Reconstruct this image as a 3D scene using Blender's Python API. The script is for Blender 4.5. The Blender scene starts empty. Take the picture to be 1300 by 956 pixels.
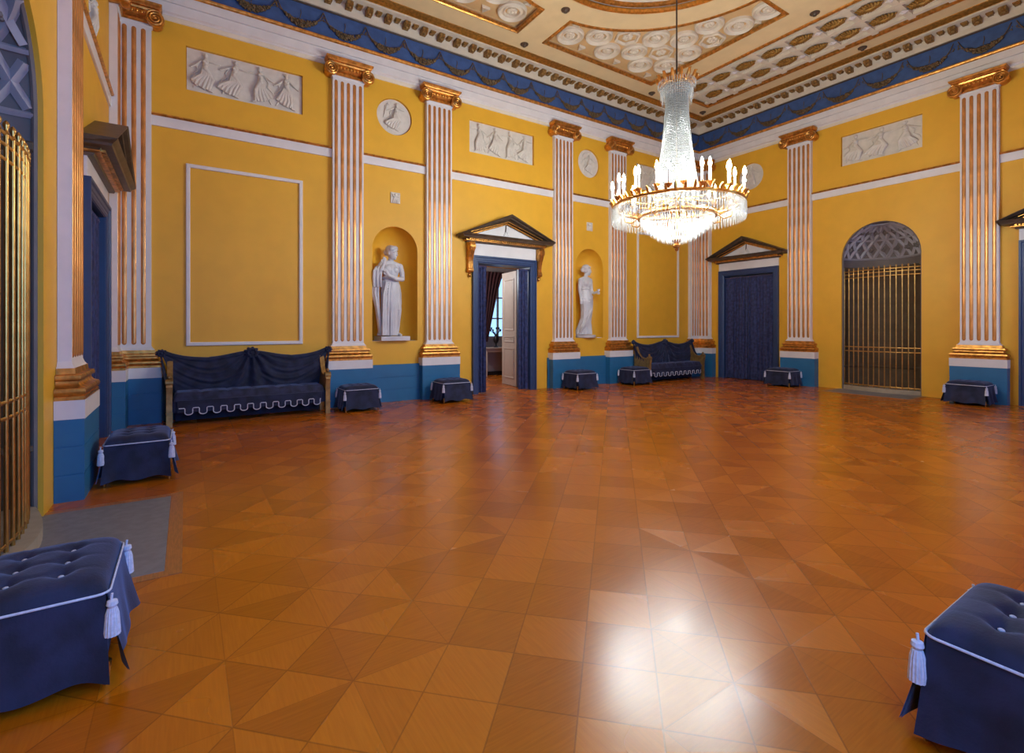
import bpy, bmesh, math, random
from mathutils import Vector, Matrix
from mathutils.geometry import tessellate_polygon
PI = math.pi
R = math.radians
rnd = random.Random(7)
SC = bpy.context.scene
COL = SC.collection

# ---------------------------------------------------------------- room
D, W, L, Y0, ZC = 9.74, 13.32, 0.94, -0.15, 7.72
CX, CY = 6.19, 4.90          # centre of the ceiling circle

# ---------------------------------------------------------------- materials
def lin(c):
    return tuple((v / 255 / 12.92) if v / 255 <= .04045 else ((v / 255 + .055) / 1.055) ** 2.4 for v in c) + (1,)

def mat(name, col, rough=.5, metal=0, var=0, vscale=6, bump=0, bscale=60, col2=None, spec=.5, sheen=0, detail=4, stretch=None):
    m = bpy.data.materials.new(name); m.use_nodes = True
    nt = m.node_tree; b = nt.nodes['Principled BSDF']
    c = lin(col)
    b.inputs['Base Color'].default_value = c
    b.inputs['Roughness'].default_value = rough
    b.inputs['Metallic'].default_value = metal
    b.inputs['Specular IOR Level'].default_value = spec
    if sheen:
        b.inputs['Sheen Weight'].default_value = sheen
        b.inputs['Sheen Roughness'].default_value = .4
        b.inputs['Sheen Tint'].default_value = (.35, .45, .8, 1)
    tc = nt.nodes.new('ShaderNodeTexCoord')
    vec = tc.outputs['Object']
    if stretch:
        mp = nt.nodes.new('ShaderNodeMapping'); mp.inputs['Scale'].default_value = stretch
        nt.links.new(vec, mp.inputs['Vector']); vec = mp.outputs['Vector']
    if var or col2:
        n = nt.nodes.new('ShaderNodeTexNoise'); n.inputs['Scale'].default_value = vscale; n.inputs['Detail'].default_value = detail
        nt.links.new(vec, n.inputs['Vector'])
        r = nt.nodes.new('ShaderNodeValToRGB')
        r.color_ramp.elements[0].position = .38; r.color_ramp.elements[1].position = .62
        if col2:
            r.color_ramp.elements[0].color = c; r.color_ramp.elements[1].color = lin(col2)
        else:
            r.color_ramp.elements[0].color = tuple(v * (1 - var) for v in c[:3]) + (1,)
            r.color_ramp.elements[1].color = tuple(min(1, v * (1 + var)) for v in c[:3]) + (1,)
        nt.links.new(n.outputs['Fac'], r.inputs['Fac']); nt.links.new(r.outputs['Color'], b.inputs['Base Color'])
    if bump:
        n2 = nt.nodes.new('ShaderNodeTexNoise'); n2.inputs['Scale'].default_value = bscale
        nt.links.new(vec, n2.inputs['Vector'])
        bp = nt.nodes.new('ShaderNodeBump'); bp.inputs['Strength'].default_value = bump; bp.inputs['Distance'].default_value = .01
        nt.links.new(n2.outputs['Fac'], bp.inputs['Height']); nt.links.new(bp.outputs['Normal'], b.inputs['Normal'])
    return m

M = {}
M['yellow'] = mat('yellow_wall_paint', (231, 171, 44), .55, var=.025, vscale=3, bump=.08, bscale=90)
M['white'] = mat('white_paint', (226, 218, 216), .45, var=.03, vscale=5)
M['whitewarm'] = mat('warm_white_plaster', (226, 212, 190), .55, var=.04, vscale=5)
M['gold'] = mat('gilded_wood', (208, 146, 72), .34, .85, var=.25, vscale=14, bump=.15, bscale=40)
M['goldbright'] = mat('bright_gilding', (232, 168, 78), .28, .9, var=.15, vscale=20)
M['flute'] = mat('gilded_reed', (214, 150, 88), .36, .75, var=.22, vscale=9, bump=.12, bscale=50, stretch=(1, 1, .35))
M['dado'] = mat('blue_dado_paint', (40, 106, 150), .45, var=.05, vscale=4)
M['frieze'] = mat('blue_frieze_paint', (58, 86, 138), .6, var=.12, vscale=8)
M['bluefr'] = mat('blue_door_frame_paint', (44, 64, 104), .42, var=.06, vscale=6)
M['navy'] = mat('navy_damask', (18, 22, 48), .75, col2=(36, 41, 76), vscale=9, sheen=.35, bump=.2, bscale=120, detail=2)
M['navydark'] = mat('navy_velvet', (15, 20, 46), .8, col2=(29, 36, 68), vscale=7, sheen=.4, bump=.15, bscale=90, detail=2)
M['curtain'] = mat('navy_curtain_damask', (30, 36, 74), .75, col2=(52, 60, 108), vscale=13, sheen=.3, detail=2)
M['cord'] = mat('pale_cord', (196, 196, 214), .6, var=.1, vscale=60)
M['marble'] = mat('grey_marble', (206, 203, 206), .42, var=.05, vscale=5)
M['relief'] = mat('relief_plaster', (214, 204, 192), .6, var=.05, vscale=8)
M['cream'] = mat('cream_ceiling_paint', (236, 208, 158), .6, var=.03, vscale=3)
M['tan'] = mat('tan_ceiling_paint', (218, 180, 128), .6, var=.03, vscale=3)
M['bronze'] = mat('dark_bronze_paint', (84, 68, 54), .42, .15, var=.18, vscale=9)
M['garland'] = mat('dull_gilt_garland', (150, 112, 60), .45, .5, var=.3, vscale=20)
M['brass'] = mat('polished_brass', (196, 152, 86), .3, .95, var=.12, vscale=12)
M['oldgilt'] = mat('worn_gilt_wood', (158, 124, 74), .4, .55, var=.2, vscale=12)
M['leafgold'] = mat('dull_leaf_gilding', (158, 116, 52), .5, .5, var=.2, vscale=15)
M['nichegrey'] = mat('grey_niche_plaster', (112, 100, 96), .6, var=.06, vscale=5)
M['nichelight'] = mat('pale_grey_niche_ribs', (164, 156, 162), .6, var=.05, vscale=5)
M['nichebrown'] = mat('brown_niche_plaster', (104, 84, 62), .7, var=.12, vscale=5)
M['stone'] = mat('grey_stone_slab', (124, 120, 122), .45, var=.1, vscale=14, bump=.08, bscale=50)
M['curb'] = mat('pale_stone_curb', (168, 150, 128), .5, var=.06, vscale=12)
M['doorwhite'] = mat('white_door_paint', (190, 172, 158), .4, var=.03, vscale=6)
M['roomgrey'] = mat('grey_beige_wall', (150, 138, 136), .6, var=.04, vscale=3)
M['redcurtain'] = mat('dark_red_velvet', (62, 20, 22), .8, var=.2, vscale=8, sheen=.2)
M['dark'] = mat('dark_bronze_ornament', (40, 34, 34), .4, .3, var=.1)
M['plankedge'] = mat('oak_border', (170, 104, 52), .3, var=.15, vscale=12, stretch=(1, 8, 1))
M['candle'] = mat('white_candle_tube', (245, 236, 220), .4, var=.02)

def emis(name, col, s):
    m = bpy.data.materials.new(name); m.use_nodes = True; nt = m.node_tree
    b = nt.nodes['Principled BSDF']; b.inputs['Base Color'].default_value = lin(col)
    b.inputs['Emission Color'].default_value = lin(col); b.inputs['Emission Strength'].default_value = s
    return m
M['bulb'] = emis('lit_bulb', (240, 251, 248), 590)

def crystal(name='cut_crystal', alb=.62, tl=.35, tp=.66):
    m = bpy.data.materials.new(name); m.use_nodes = True; nt = m.node_tree
    b = nt.nodes['Principled BSDF']; o = nt.nodes['Material Output']
    b.inputs['Base Color'].default_value = (alb, alb*.97, alb*.93, 1); b.inputs['Roughness'].default_value = .12
    b.inputs['Specular IOR Level'].default_value = .9
    n = nt.nodes.new('ShaderNodeTexNoise'); n.inputs['Scale'].default_value = 30
    tc = nt.nodes.new('ShaderNodeTexCoord'); nt.links.new(tc.outputs['Object'], n.inputs['Vector'])
    rr = nt.nodes.new('ShaderNodeMapRange'); rr.inputs['To Min'].default_value = .05; rr.inputs['To Max'].default_value = .25
    nt.links.new(n.outputs['Fac'], rr.inputs['Value']); nt.links.new(rr.outputs['Result'], b.inputs['Roughness'])
    t = nt.nodes.new('ShaderNodeBsdfTranslucent'); t.inputs['Color'].default_value = (alb*1.1, alb*1.09, alb*1.06, 1)
    tr = nt.nodes.new('ShaderNodeBsdfTransparent'); tr.inputs['Color'].default_value = (.97, .97, .97, 1)
    m1 = nt.nodes.new('ShaderNodeMixShader'); m1.inputs[0].default_value = tl
    nt.links.new(b.outputs[0], m1.inputs[1]); nt.links.new(t.outputs[0], m1.inputs[2])
    m2 = nt.nodes.new('ShaderNodeMixShader'); m2.inputs[0].default_value = tp
    nt.links.new(m1.outputs[0], m2.inputs[1]); nt.links.new(tr.outputs[0], m2.inputs[2])
    nt.links.new(m2.outputs[0], o.inputs['Surface'])
    return m
M['crystal'] = crystal()
M['strand'] = crystal('strung_crystal', .34, .3, .40)

def glassmat():
    m = bpy.data.materials.new('window_glass'); m.use_nodes = True; nt = m.node_tree
    o = nt.nodes['Material Output']
    tr = nt.nodes.new('ShaderNodeBsdfTransparent'); g = nt.nodes.new('ShaderNodeBsdfGlossy'); g.inputs['Roughness'].default_value = .05
    mx = nt.nodes.new('ShaderNodeMixShader'); mx.inputs[0].default_value = .08
    nt.links.new(tr.outputs[0], mx.inputs[1]); nt.links.new(g.outputs[0], mx.inputs[2]); nt.links.new(mx.outputs[0], o.inputs['Surface'])
    return m
M['glass'] = glassmat()

def floormat():
    m = bpy.data.materials.new('oak_parquet'); m.use_nodes = True; nt = m.node_tree; N = nt.nodes; Lk = nt.links
    b = N['Principled BSDF']
    def val(x): 
        return x
    def math_(op, a, c=None, e=None):
        n = N.new('ShaderNodeMath'); n.operation = op
        for i, v in enumerate((a, c, e)):
            if v is None: continue
            if isinstance(v, (int, float)): n.inputs[i].default_value = v
            else: Lk.new(v, n.inputs[i])
        return n.outputs[0]
    g = N.new('ShaderNodeNewGeometry'); sp = N.new('ShaderNodeSeparateXYZ'); Lk.new(g.outputs['Position'], sp.inputs[0])
    x, y = sp.outputs[0], sp.outputs[1]
    s, q = .3155, math.sqrt(.5)
    a = math_('DIVIDE', math_('SUBTRACT', math_('MULTIPLY', math_('ADD', x, y), q), 2.24 - 9 * s), s)
    bb = math_('DIVIDE', math_('SUBTRACT', math_('MULTIPLY', math_('SUBTRACT', x, y), q), -.14 - 31 * s), s)
    ia, ib = math_('FLOOR', a), math_('FLOOR', bb)
    fa, fb = math_('FRACT', a), math_('FRACT', bb)
    par = math_('MODULO', math_('ADD', ia, ib), 2)
    fb2 = math_('ADD', math_('MULTIPLY', par, math_('SUBTRACT', 1, math_('MULTIPLY', fb, 2))), fb)   # fb or 1-fb
    # cell hash: some cells are plain squares, most are split on a diagonal
    cv = N.new('ShaderNodeCombineXYZ'); Lk.new(ia, cv.inputs[0]); Lk.new(ib, cv.inputs[1])
    wn = N.new('ShaderNodeTexWhiteNoise'); wn.noise_dimensions = '2D'; Lk.new(cv.outputs[0], wn.inputs['Vector'])
    band = math_('COMPARE', ib, 30, 1.1)            # the plain band of squares
    plain = math_('MAXIMUM', band, math_('LESS_THAN', wn.outputs['Value'], .22))
    split = math_('SUBTRACT', 1, plain)
    side = math_('MULTIPLY', math_('GREATER_THAN', fa, fb2), split)
    # pairs of cells share a board where split, giving larger triangles
    cv2 = N.new('ShaderNodeCombineXYZ')
    Lk.new(ia, cv2.inputs[0]); Lk.new(ib, cv2.inputs[1]); Lk.new(math_('MULTIPLY', side, 5.5), cv2.inputs[2])
    wn2 = N.new('ShaderNodeTexWhiteNoise'); wn2.noise_dimensions = '3D'; Lk.new(cv2.outputs[0], wn2.inputs['Vector'])
    h2 = wn2.outputs['Value']
    # grain in one of two directions
    def grain(sx, sy, off):
        mp = N.new('ShaderNodeMapping'); mp.inputs['Scale'].default_value = (sx, sy, 1); mp.inputs['Rotation'].default_value = (0, 0, off)
        Lk.new(g.outputs['Position'], mp.inputs['Vector'])
        n = N.new('ShaderNodeTexNoise'); n.inputs['Scale'].default_value = 1; n.inputs['Detail'].default_value = 5; n.inputs['Distortion'].default_value = .6
        Lk.new(mp.outputs[0], n.inputs['Vector']); return n.outputs['Fac']
    g1, g2 = grain(90, 5, 0), grain(5, 90, .35)
    sw = math_('GREATER_THAN', h2, .5)
    gr = math_('ADD', math_('MULTIPLY', g1, sw), math_('MULTIPLY', g2, math_('SUBTRACT', 1, sw)))
    tone = math_('ADD', math_('MULTIPLY', wn2.outputs['Value'], .45), math_('MULTIPLY', gr, .55))
    ramp = N.new('ShaderNodeValToRGB'); e = ramp.color_ramp.elements
    e[0].position, e[0].color = .1, lin((156, 78, 5)); e[1].position, e[1].color = .92, lin((205, 113, 16))
    e2 = ramp.color_ramp.elements.new(.5); e2.color = lin((184, 96, 9))
    Lk.new(tone, ramp.inputs['Fac'])
    # joints
    def edge(f, w):
        d = math_('MINIMUM', f, math_('SUBTRACT', 1, f)); return math_('LESS_THAN', d, w)
    j = math_('MAXIMUM', edge(fa, .010), edge(fb, .010))
    dg = math_('MULTIPLY', math_('LESS_THAN', math_('ABSOLUTE', math_('SUBTRACT', fa, fb2)), .010), split)
    j = math_('MAXIMUM', j, math_('MULTIPLY', dg, .6))
    mx = N.new('ShaderNodeMix'); mx.data_type = 'RGBA'
    Lk.new(math_('MULTIPLY', j, .45), mx.inputs['Factor']); Lk.new(ramp.outputs['Color'], mx.inputs['A']); mx.inputs['B'].default_value = lin((92, 44, 8))
    Lk.new(mx.outputs['Result'], b.inputs['Base Color'])
    big = N.new('ShaderNodeTexNoise'); big.inputs['Scale'].default_value = 1.3; Lk.new(g.outputs['Position'], big.inputs['Vector'])
    rg = math_('ADD', math_('MULTIPLY', h2, .06), math_('ADD', math_('MULTIPLY', big.outputs['Fac'], .08), .178))
    Lk.new(rg, b.inputs['Roughness'])
    b.inputs['Specular IOR Level'].default_value = .62
    bp = N.new('ShaderNodeBump'); bp.inputs['Strength'].default_value = .12; bp.inputs['Distance'].default_value = .004
    Lk.new(math_('SUBTRACT', math_('MULTIPLY', h2, .5), j), bp.inputs['Height']); Lk.new(bp.outputs['Normal'], b.inputs['Normal'])
    return m
M['floor'] = floormat()

# ---------------------------------------------------------------- mesh helper
class MB:
    def __init__(s): s.v = []; s.f = []
    def add(s, vs, fs):
        o = len(s.v); s.v += [tuple(v) for v in vs]; s.f += [tuple(i + o for i in f) for f in fs]; return s
    def box(s, x0, x1, y0, y1, z0, z1):
        return s.add([(x0,y0,z0),(x1,y0,z0),(x1,y1,z0),(x0,y1,z0),(x0,y0,z1),(x1,y0,z1),(x1,y1,z1),(x0,y1,z1)],
                     [(0,3,2,1),(4,5,6,7),(0,1,5,4),(1,2,6,5),(2,3,7,6),(3,0,4,7)])
    def bbox(s, x0, x1, y0, y1, z0, z1, b=.006):
        """box with bevelled edges"""
        bm = bmesh.new(); bmesh.ops.create_cube(bm, size=1)
        for v in bm.verts: v.co = Vector(((x0+x1)/2 + v.co.x*(x1-x0), (y0+y1)/2 + v.co.y*(y1-y0), (z0+z1)/2 + v.co.z*(z1-z0)))
        bmesh.ops.bevel(bm, geom=bm.edges[:], offset=b, segments=2, affect='EDGES', profile=.5)
        return s.frombm(bm)
    def frombm(s, bm, mtx=None):
        bm.verts.ensure_lookup_table(); bm.verts.index_update()
        s.add([(mtx @ v.co) if mtx else v.co for v in bm.verts], [[v.index for v in f.verts] for f in bm.faces]); bm.free(); return s
    def loft(s, rings, closed=True, cap=True):
        n = len(rings[0]); o = len(s.v); vs = [p for r in rings for p in r]; fs = []
        for i in range(len(rings) - 1):
            for k in range(n if closed else n - 1):
                k2 = (k + 1) % n
                fs.append((i*n+k, i*n+k2, (i+1)*n+k2, (i+1)*n+k))
        if cap and closed:
            fs.append(tuple(range(n))[::-1]); fs.append(tuple((len(rings)-1)*n + k for k in range(n)))
        return s.add(vs, fs)
    def tube(s, pts, r, n=8, cap=True, flat=1.0):
        pts = [Vector(p) for p in pts]; rings = []
        up = Vector((0, 0, 1)); pn = None
        for i, p in enumerate(pts):
            t = (pts[min(i+1, len(pts)-1)] - pts[max(i-1, 0)]).normalized()
            if pn is None:
                a = up if abs(t.dot(up)) < .9 else Vector((1, 0, 0)); pn = (a - t * a.dot(t)).normalized()
            else:
                pn = (pn - t * pn.dot(t)); pn = pn.normalized() if pn.length > 1e-6 else Vector((1,0,0))
            bn = t.cross(pn); rr = r[i] if isinstance(r, (list, tuple)) else r
            rings.append([p + pn * math.cos(2*PI*k/n) * rr + bn * math.sin(2*PI*k/n) * rr * flat for k in range(n)])
        return s.loft(rings, True, cap)
    def lathe(s, prof, n=24, c=(0, 0, 0), cap=True, a0=0, a1=2*PI):
        full = abs(a1 - a0 - 2*PI) < 1e-6; m = n if full else n + 1
        rings = [[(c[0] + r*math.cos(a0+(a1-a0)*k/n), c[1] + r*math.sin(a0+(a1-a0)*k/n), c[2] + z) for k in range(m)] for r, z in prof]
        return s.loft(rings, full, cap and full)
    def sph(s, c, rx, ry=None, rz=None, u=12, v=8, mtx=None):
        ry = ry or rx; rz = rz or rx
        rings = []
        for j in range(v + 1):
            t = -PI/2 + PI * j / v; cr = max(math.cos(t), .02)
            rings.append([(cr*math.cos(2*PI*k/u)*rx, cr*math.sin(2*PI*k/u)*ry, math.sin(t)*rz) for k in range(u)])
        if mtx is not None: rings = [[tuple(mtx @ Vector(p)) for p in r] for r in rings]
        rings = [[(p[0]+c[0], p[1]+c[1], p[2]+c[2]) for p in r] for r in rings]
        return s.loft(rings)
    def grid(s, f, nu, nv):
        vs = [f(i / nu, j / nv) for j in range(nv + 1) for i in range(nu + 1)]
        fs = [(j*(nu+1)+i, j*(nu+1)+i+1, (j+1)*(nu+1)+i+1, (j+1)*(nu+1)+i) for j in range(nv) for i in range(nu)]
        return s.add(vs, fs)
    def prism(s, poly, y0, y1, axis='y'):
        """poly of (a,b); axis y: (a,y,b); x: (x,a,b); z: (a,b,z)"""
        f = {'y': lambda a, b, t: (a, t, b), 'x': lambda a, b, t: (t, a, b), 'z': lambda a, b, t: (a, b, t)}[axis]
        return s.loft([[f(a, b, y0) for a, b in poly], [f(a, b, y1) for a, b in poly]])
    def mesh(s, name, smooth=35):
        me = bpy.data.meshes.new(name); me.from_pydata(s.v, [], s.f)
        bm = bmesh.new(); bm.from_mesh(me); bmesh.ops.recalc_face_normals(bm, faces=bm.faces[:]); bm.to_mesh(me); bm.free()
        if smooth:
            me.shade_smooth(); me.set_sharp_from_angle(angle=R(smooth))
        return me
    def obj(s, name, m, parent=None, smooth=35, label=None):
        return newobj(name, s.mesh(name, smooth), m, parent, label)

def newobj(name, me, m=None, parent=None, label=None):
    o = bpy.data.objects.new(name, me); COL.objects.link(o)
    if m is not None and len(me.materials) == 0: me.materials.append(M[m] if isinstance(m, str) else m)
    if parent: o.parent = parent
    if label: o['label'] = label
    return o
def tag(o, label, cat, group=None):
    o['label'] = label; o['category'] = cat
    if group: o['group'] = group
    return o
def thing(name, label=None, cat=None, mw=None, group=None):
    o = bpy.data.objects.new(name, None); COL.objects.link(o); o.empty_display_size = .1
    if mw is not None: o.matrix_world = mw
    if label: tag(o, label, cat, group)
    return o
def struct(o):
    o['kind'] = 'structure'; return o
def dup(o, parent=None):
    c = o.copy(); COL.objects.link(c); c.parent = parent
    for ch in list(o.children): dup(ch, c)
    return c
def wallm(wall, u, y=0, z=0):
    """frame on a wall: local x along it, local y into it, z up"""
    if wall == 'back': m = Matrix.Translation((u, D, z))
    elif wall == 'right': m = Matrix.Translation((W, u, z)) @ Matrix.Rotation(-PI/2, 4, 'Z')
    elif wall == 'left': m = Matrix.Translation((-L, u, z)) @ Matrix.Rotation(PI/2, 4, 'Z')
    else: m = Matrix.Translation((u, Y0, z)) @ Matrix.Rotation(PI, 4, 'Z')
    return m @ Matrix.Translation((0, y, 0))

# ---------------------------------------------------------------- camera
cam = bpy.data.cameras.new('camera'); co = bpy.data.objects.new('camera', cam); COL.objects.link(co)
cam.sensor_width = 36; cam.sensor_fit = 'HORIZONTAL'; cam.lens = 630.5 / 1300 * 36
cam.shift_y = -(478 - 415.2) / 1300
cam.clip_start = .02
co.location = (0, 0, 1.5); co.rotation_euler = (PI/2, 0, -.581)
SC.camera = co

# ================================================================= SHELL
def rect(u0, u1, v0, v1): return [(u0, v0), (u1, v0), (u1, v1), (u0, v1)]
def arch(uc, w, v0, vs, n=20):
    r = w / 2
    return [(uc-r, v0), (uc+r, v0)] + [(uc + r*math.cos(PI*k/n), vs + r*math.sin(PI*k/n)) for k in range(n + 1)]
def circ(uc, vc, r, n=36): return [(uc + r*math.cos(2*PI*k/n), vc + r*math.sin(2*PI*k/n)) for k in range(n)]

def wall(name, wl, u0, u1, holes, m='yellow'):
    """holes: (polygon, reveal depth, closed back?)"""
    b = MB(); sgn = -1 if wl in ('right', 'front') else 1
    fx = lambda u: u * sgn
    polys = [rect(u0, u1, -.02, ZC + .1)] + [h[0] for h in holes]
    pts = [Vector((fx(u), 0, v)) for p in polys for u, v in p]
    tri = tessellate_polygon([[Vector((u, v, 0)) for u, v in p] for p in polys])
    b.add(pts, tri)
    for p, dep, back in holes:
        b.loft([[(fx(u), 0, v) for u, v in p], [(fx(u), dep, v) for u, v in p]], True, False)
        if back: b.add([(fx(u), dep, v) for u, v in p], [tuple(range(len(p)))])
    o = struct(b.obj(name, m, None, 20))
    o.matrix_world = wallm(wl, 0)
    return o

NX1, NX2, NW = 3.56, 8.82, .95            # statue niches
NZ0, NZS = 1.22, 3.065
DX, DHW, DZ = 6.19, .72, 2.95             # open door
RN, LN, NGW, NGS = 4.91, 4.525, 1.57, 3.15 # grille niches
RD1, RD2, LD = 8.10, 1.72, 7.95            # curtained doors
CW = .74                                   # half width of their openings
RDZ = 3.0
relz = (5.40, 6.12)
reliefs = [('back', .898, .897), ('back', 6.15, .885), ('back', 11.48, .897), ('right', RN, .80)]
medals = [('back', 3.545, 5.77, .37), ('back', 8.80, 5.77, .37), ('right', 8.02, 5.75, .37), ('left', LD - .1, 5.3, .37)]

wall('wall_back', 'back', -L, W, [(arch(NX1, NW, NZ0, NZS), .03, False), (arch(NX2, NW, NZ0, NZS), .03, False),
     (rect(DX-DHW, DX+DHW, -.02, DZ), .55, False)]
     + [(rect(c-h, c+h, *relz), .07, True) for w_, c, h in reliefs if w_ == 'back']
     + [(circ(c, z, r), .06, True) for w_, c, z, r in medals if w_ == 'back'])
wall('wall_right', 'right', Y0, D, [(arch(RN, NGW, -.02, NGS), .06, False),
     (rect(RD1-CW, RD1+CW, -.02, RDZ), .35, True), (rect(RD2-CW, RD2+CW, -.02, RDZ), .35, True)]
     + [(rect(c-h, c+h, *relz), .07, True) for w_, c, h in reliefs if w_ == 'right']
     + [(circ(c, z, r), .06, True) for w_, c, z, r in medals if w_ == 'right'])
wall('wall_left', 'left', Y0, D, [(arch(LN, NGW, -.02, NGS), .05, False), (rect(LD-CW, LD+CW, -.02, RDZ), .35, True)]
     + [(circ(c, z, r), .06, True) for w_, c, z, r in medals if w_ == 'left'])
FWIN = [.98, 6.2, 11.42]
wall('wall_front', 'front', -L, W, [(rect(c-.75, c+.75, .9, 4.0), .3, False) for c in FWIN])

fl = struct(MB().box(-L - .9, W + .9, Y0 - .1, 13.6, -.1, 0).obj('floor', 'floor', None, 0))

# ---- ceiling with its sunk fields
SPR = 2.93
def spandrel(sx, sy, n=16):
    x0, x1 = .36, 3.78
    a0 = math.asin(x0 / SPR)
    arcp = [(SPR*math.sin(a0 + (PI/2 - 2*a0)*k/n), SPR*math.cos(a0 + (PI/2 - 2*a0)*k/n)) for k in range(n + 1)]
    p = arcp + [(x1, x0), (x1, x1), (x0, x1)]
    return [(CX + sx*a, CY + sy*b) for a, b in p]
STR = (4.50, 6.12)
sp_polys = [spandrel(sx, sy) for sx, sy in ((-1, 1), (1, 1), (1, -1), (-1, -1))]
strips = [rect(CX + STR[0], CX + STR[1], CY - 3.78, CY + 3.78), rect(CX - STR[1], CX - STR[0], CY - 3.78, CY + 3.78)]
circle = circ(CX, CY, 2.28, 64)
polys = [rect(-L - .05, W + .05, Y0 - .05, D + .05)] + sp_polys + strips + [circle]
cb = MB()
cb.add([(a, b, ZC) for p in polys for a, b in p], tessellate_polygon([[Vector((a, b, 0)) for a, b in p] for p in polys]))
ceil = struct(cb.obj('ceiling', 'cream', None, 0))
DEP = .10
def sunk(poly, m, dep=DEP):
    b = MB().loft([[(x, y, ZC) for x, y in poly], [(x, y, ZC + dep) for x, y in poly]], True, False)
    b.add([(x, y, ZC + dep) for x, y in poly], [t for t in tessellate_polygon([[Vector((x, y, 0)) for x, y in poly]])])
    return struct(b.obj('trim_coffered_field', m, None, 20))
def border(poly, parent, r=.035, m='gold', name='gilded_border'):
    n = len(poly); ins = []
    b = MB()
    pts = [Vector((x, y)) for x, y in poly]
    def off(d):
        out = []
        area = sum(pts[i].x*pts[(i+1) % n].y - pts[(i+1) % n].x*pts[i].y for i in range(n))
        sg = 1 if area > 0 else -1
        for i in range(n):
            p0, p1, p2 = pts[i-1], pts[i], pts[(i+1) % n]
            e1, e2 = (p1-p0).normalized(), (p2-p1).normalized()
            n1, n2 = Vector((-e1.y, e1.x))*sg, Vector((-e2.y, e2.x))*sg
            bis = n1 + n2; k = d / max(.35, (1 + n1.dot(n2)) ) 
            out.append(p1 + bis * k)
        return out
    prof = [(-r*1.2, ZC), (-r, ZC - .02), (-r*.2, ZC - .03), (r*.3, ZC - .012), (r*.9, ZC - .012), (r*1.1, ZC + .03)]
    rings = []
    for d, z in prof: rings.append([(p.x, p.y, z) for p in off(d)])
    b.loft(rings, True, False)
    return b.obj(name, m, parent, 40)

# rosette meshes (z = 0 is the sunk plane, they hang down)
def ringmesh():
    b = MB()
    pr = [(.30, 0), (.295, -.055), (.27, -.075), (.245, -.055), (.225, -.02), (.19, -.02), (.175, -.045), (.155, -.045), (.14, -.005), (.14, 0)]
    b.lathe(pr, 28, cap=False)
    for k in range(8):
        a = 2*PI*k/8; b.sph((.065*math.cos(a), .065*math.sin(a), -.02), .045, .045, .03, 8, 5)
    b.sph((0, 0, -.035), .04, .04, .035, 8, 6)
    return b.mesh('round_coffer', 40)
def starmesh():
    b = MB(); n = 48
    def rr(k, r): return r * (1 + .13*abs(math.cos(3*2*PI*k/n)) ** 3)
    rings = []
    for r, z in ((.25, 0), (.25, -.05), (.21, -.06), (.19, -.01)):
        rings.append([(rr(k, r)*math.cos(2*PI*k/n), rr(k, r)*math.sin(2*PI*k/n), z) for k in range(n)])
    b.loft(rings, True, False)
    for k in range(6):
        a = 2*PI*k/6; b.sph((.07*math.cos(a), .07*math.sin(a), -.02), .05, .05, .03, 8, 5)
    b.sph((0, 0, -.03), .035, .035, .03, 8, 6)
    return b.mesh('star_coffer', 40)
RM, SM = ringmesh(), starmesh()
RM.materials.append(M['whitewarm']); SM.materials.append(M['whitewarm'])
def gapmesh():
    b = MB(); n = 3
    for r0, r1, z0, z1 in ((.085, .085, 0, -.05), (.085, .06, -.05, -.055), (.06, .055, -.055, -.005)):
        b.loft([[(r0*math.cos(2*PI*k/3), r0*math.sin(2*PI*k/3), z0) for k in range(3)], [(r1*math.cos(2*PI*k/3), r1*math.sin(2*PI*k/3), z1) for k in range(3)]], True, False)
    return b.mesh('three_point_coffer', 20)
for (sx, sy), poly in zip(((-1, 1), (1, 1), (1, -1), (-1, -1)), sp_polys):
    f = sunk(poly, 'tan'); border(poly, f)
    if sy < 0 : continue       # the two near fields lie outside the view
    for i in range(6):
        x = .75 + .5425*i
        for k in range(-1, 7):
            y = (3.38 if i % 2 == 0 else 3.06) - .63*k
            rad = math.hypot(x, y)
            if y > 3.62 or y < .5 or rad < SPR + .16 or x > 3.6: continue
            star = ((i, k) in ((2, 1), (4, 1), (5, 2), (4, 4), (3, 0) if False else (9, 9)))
            me = SM if star else RM
            o = newobj(me.name, me, None, f); o.location = (CX + sx*x, CY + sy*y, ZC + DEP)
            sc = min(1, (3.76 - max(x, y)) / .29, (rad - SPR + .0) / .22); o.scale = (max(.5, sc),) * 2 + (1,)
GM = gapmesh(); GM.materials.append(M['whitewarm'])
for f in [o for o in bpy.data.objects if o.name.startswith('trim_coffered_field')][:2]:
    sx = -1 if f.name == 'trim_coffered_field' else 1
    for x, y, a in ((1.25, 3.60, 90), (2.34, 3.60, 90), (3.44, 3.62, 90), (3.64, 2.75, 0), (3.64, 1.80, 0), (3.66, .86, 0), (.62, 2.99, -90), (1.78, 2.55, -125), (2.36, 1.98, -140)):
        o = newobj('three_point_coffer', GM, None, f); o.location = (CX + sx*x, CY + y, ZC + DEP); o.rotation_euler = (0, 0, R(a if sx > 0 else 180 - a)); o.scale = (1.25, 1.25, 1)
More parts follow.
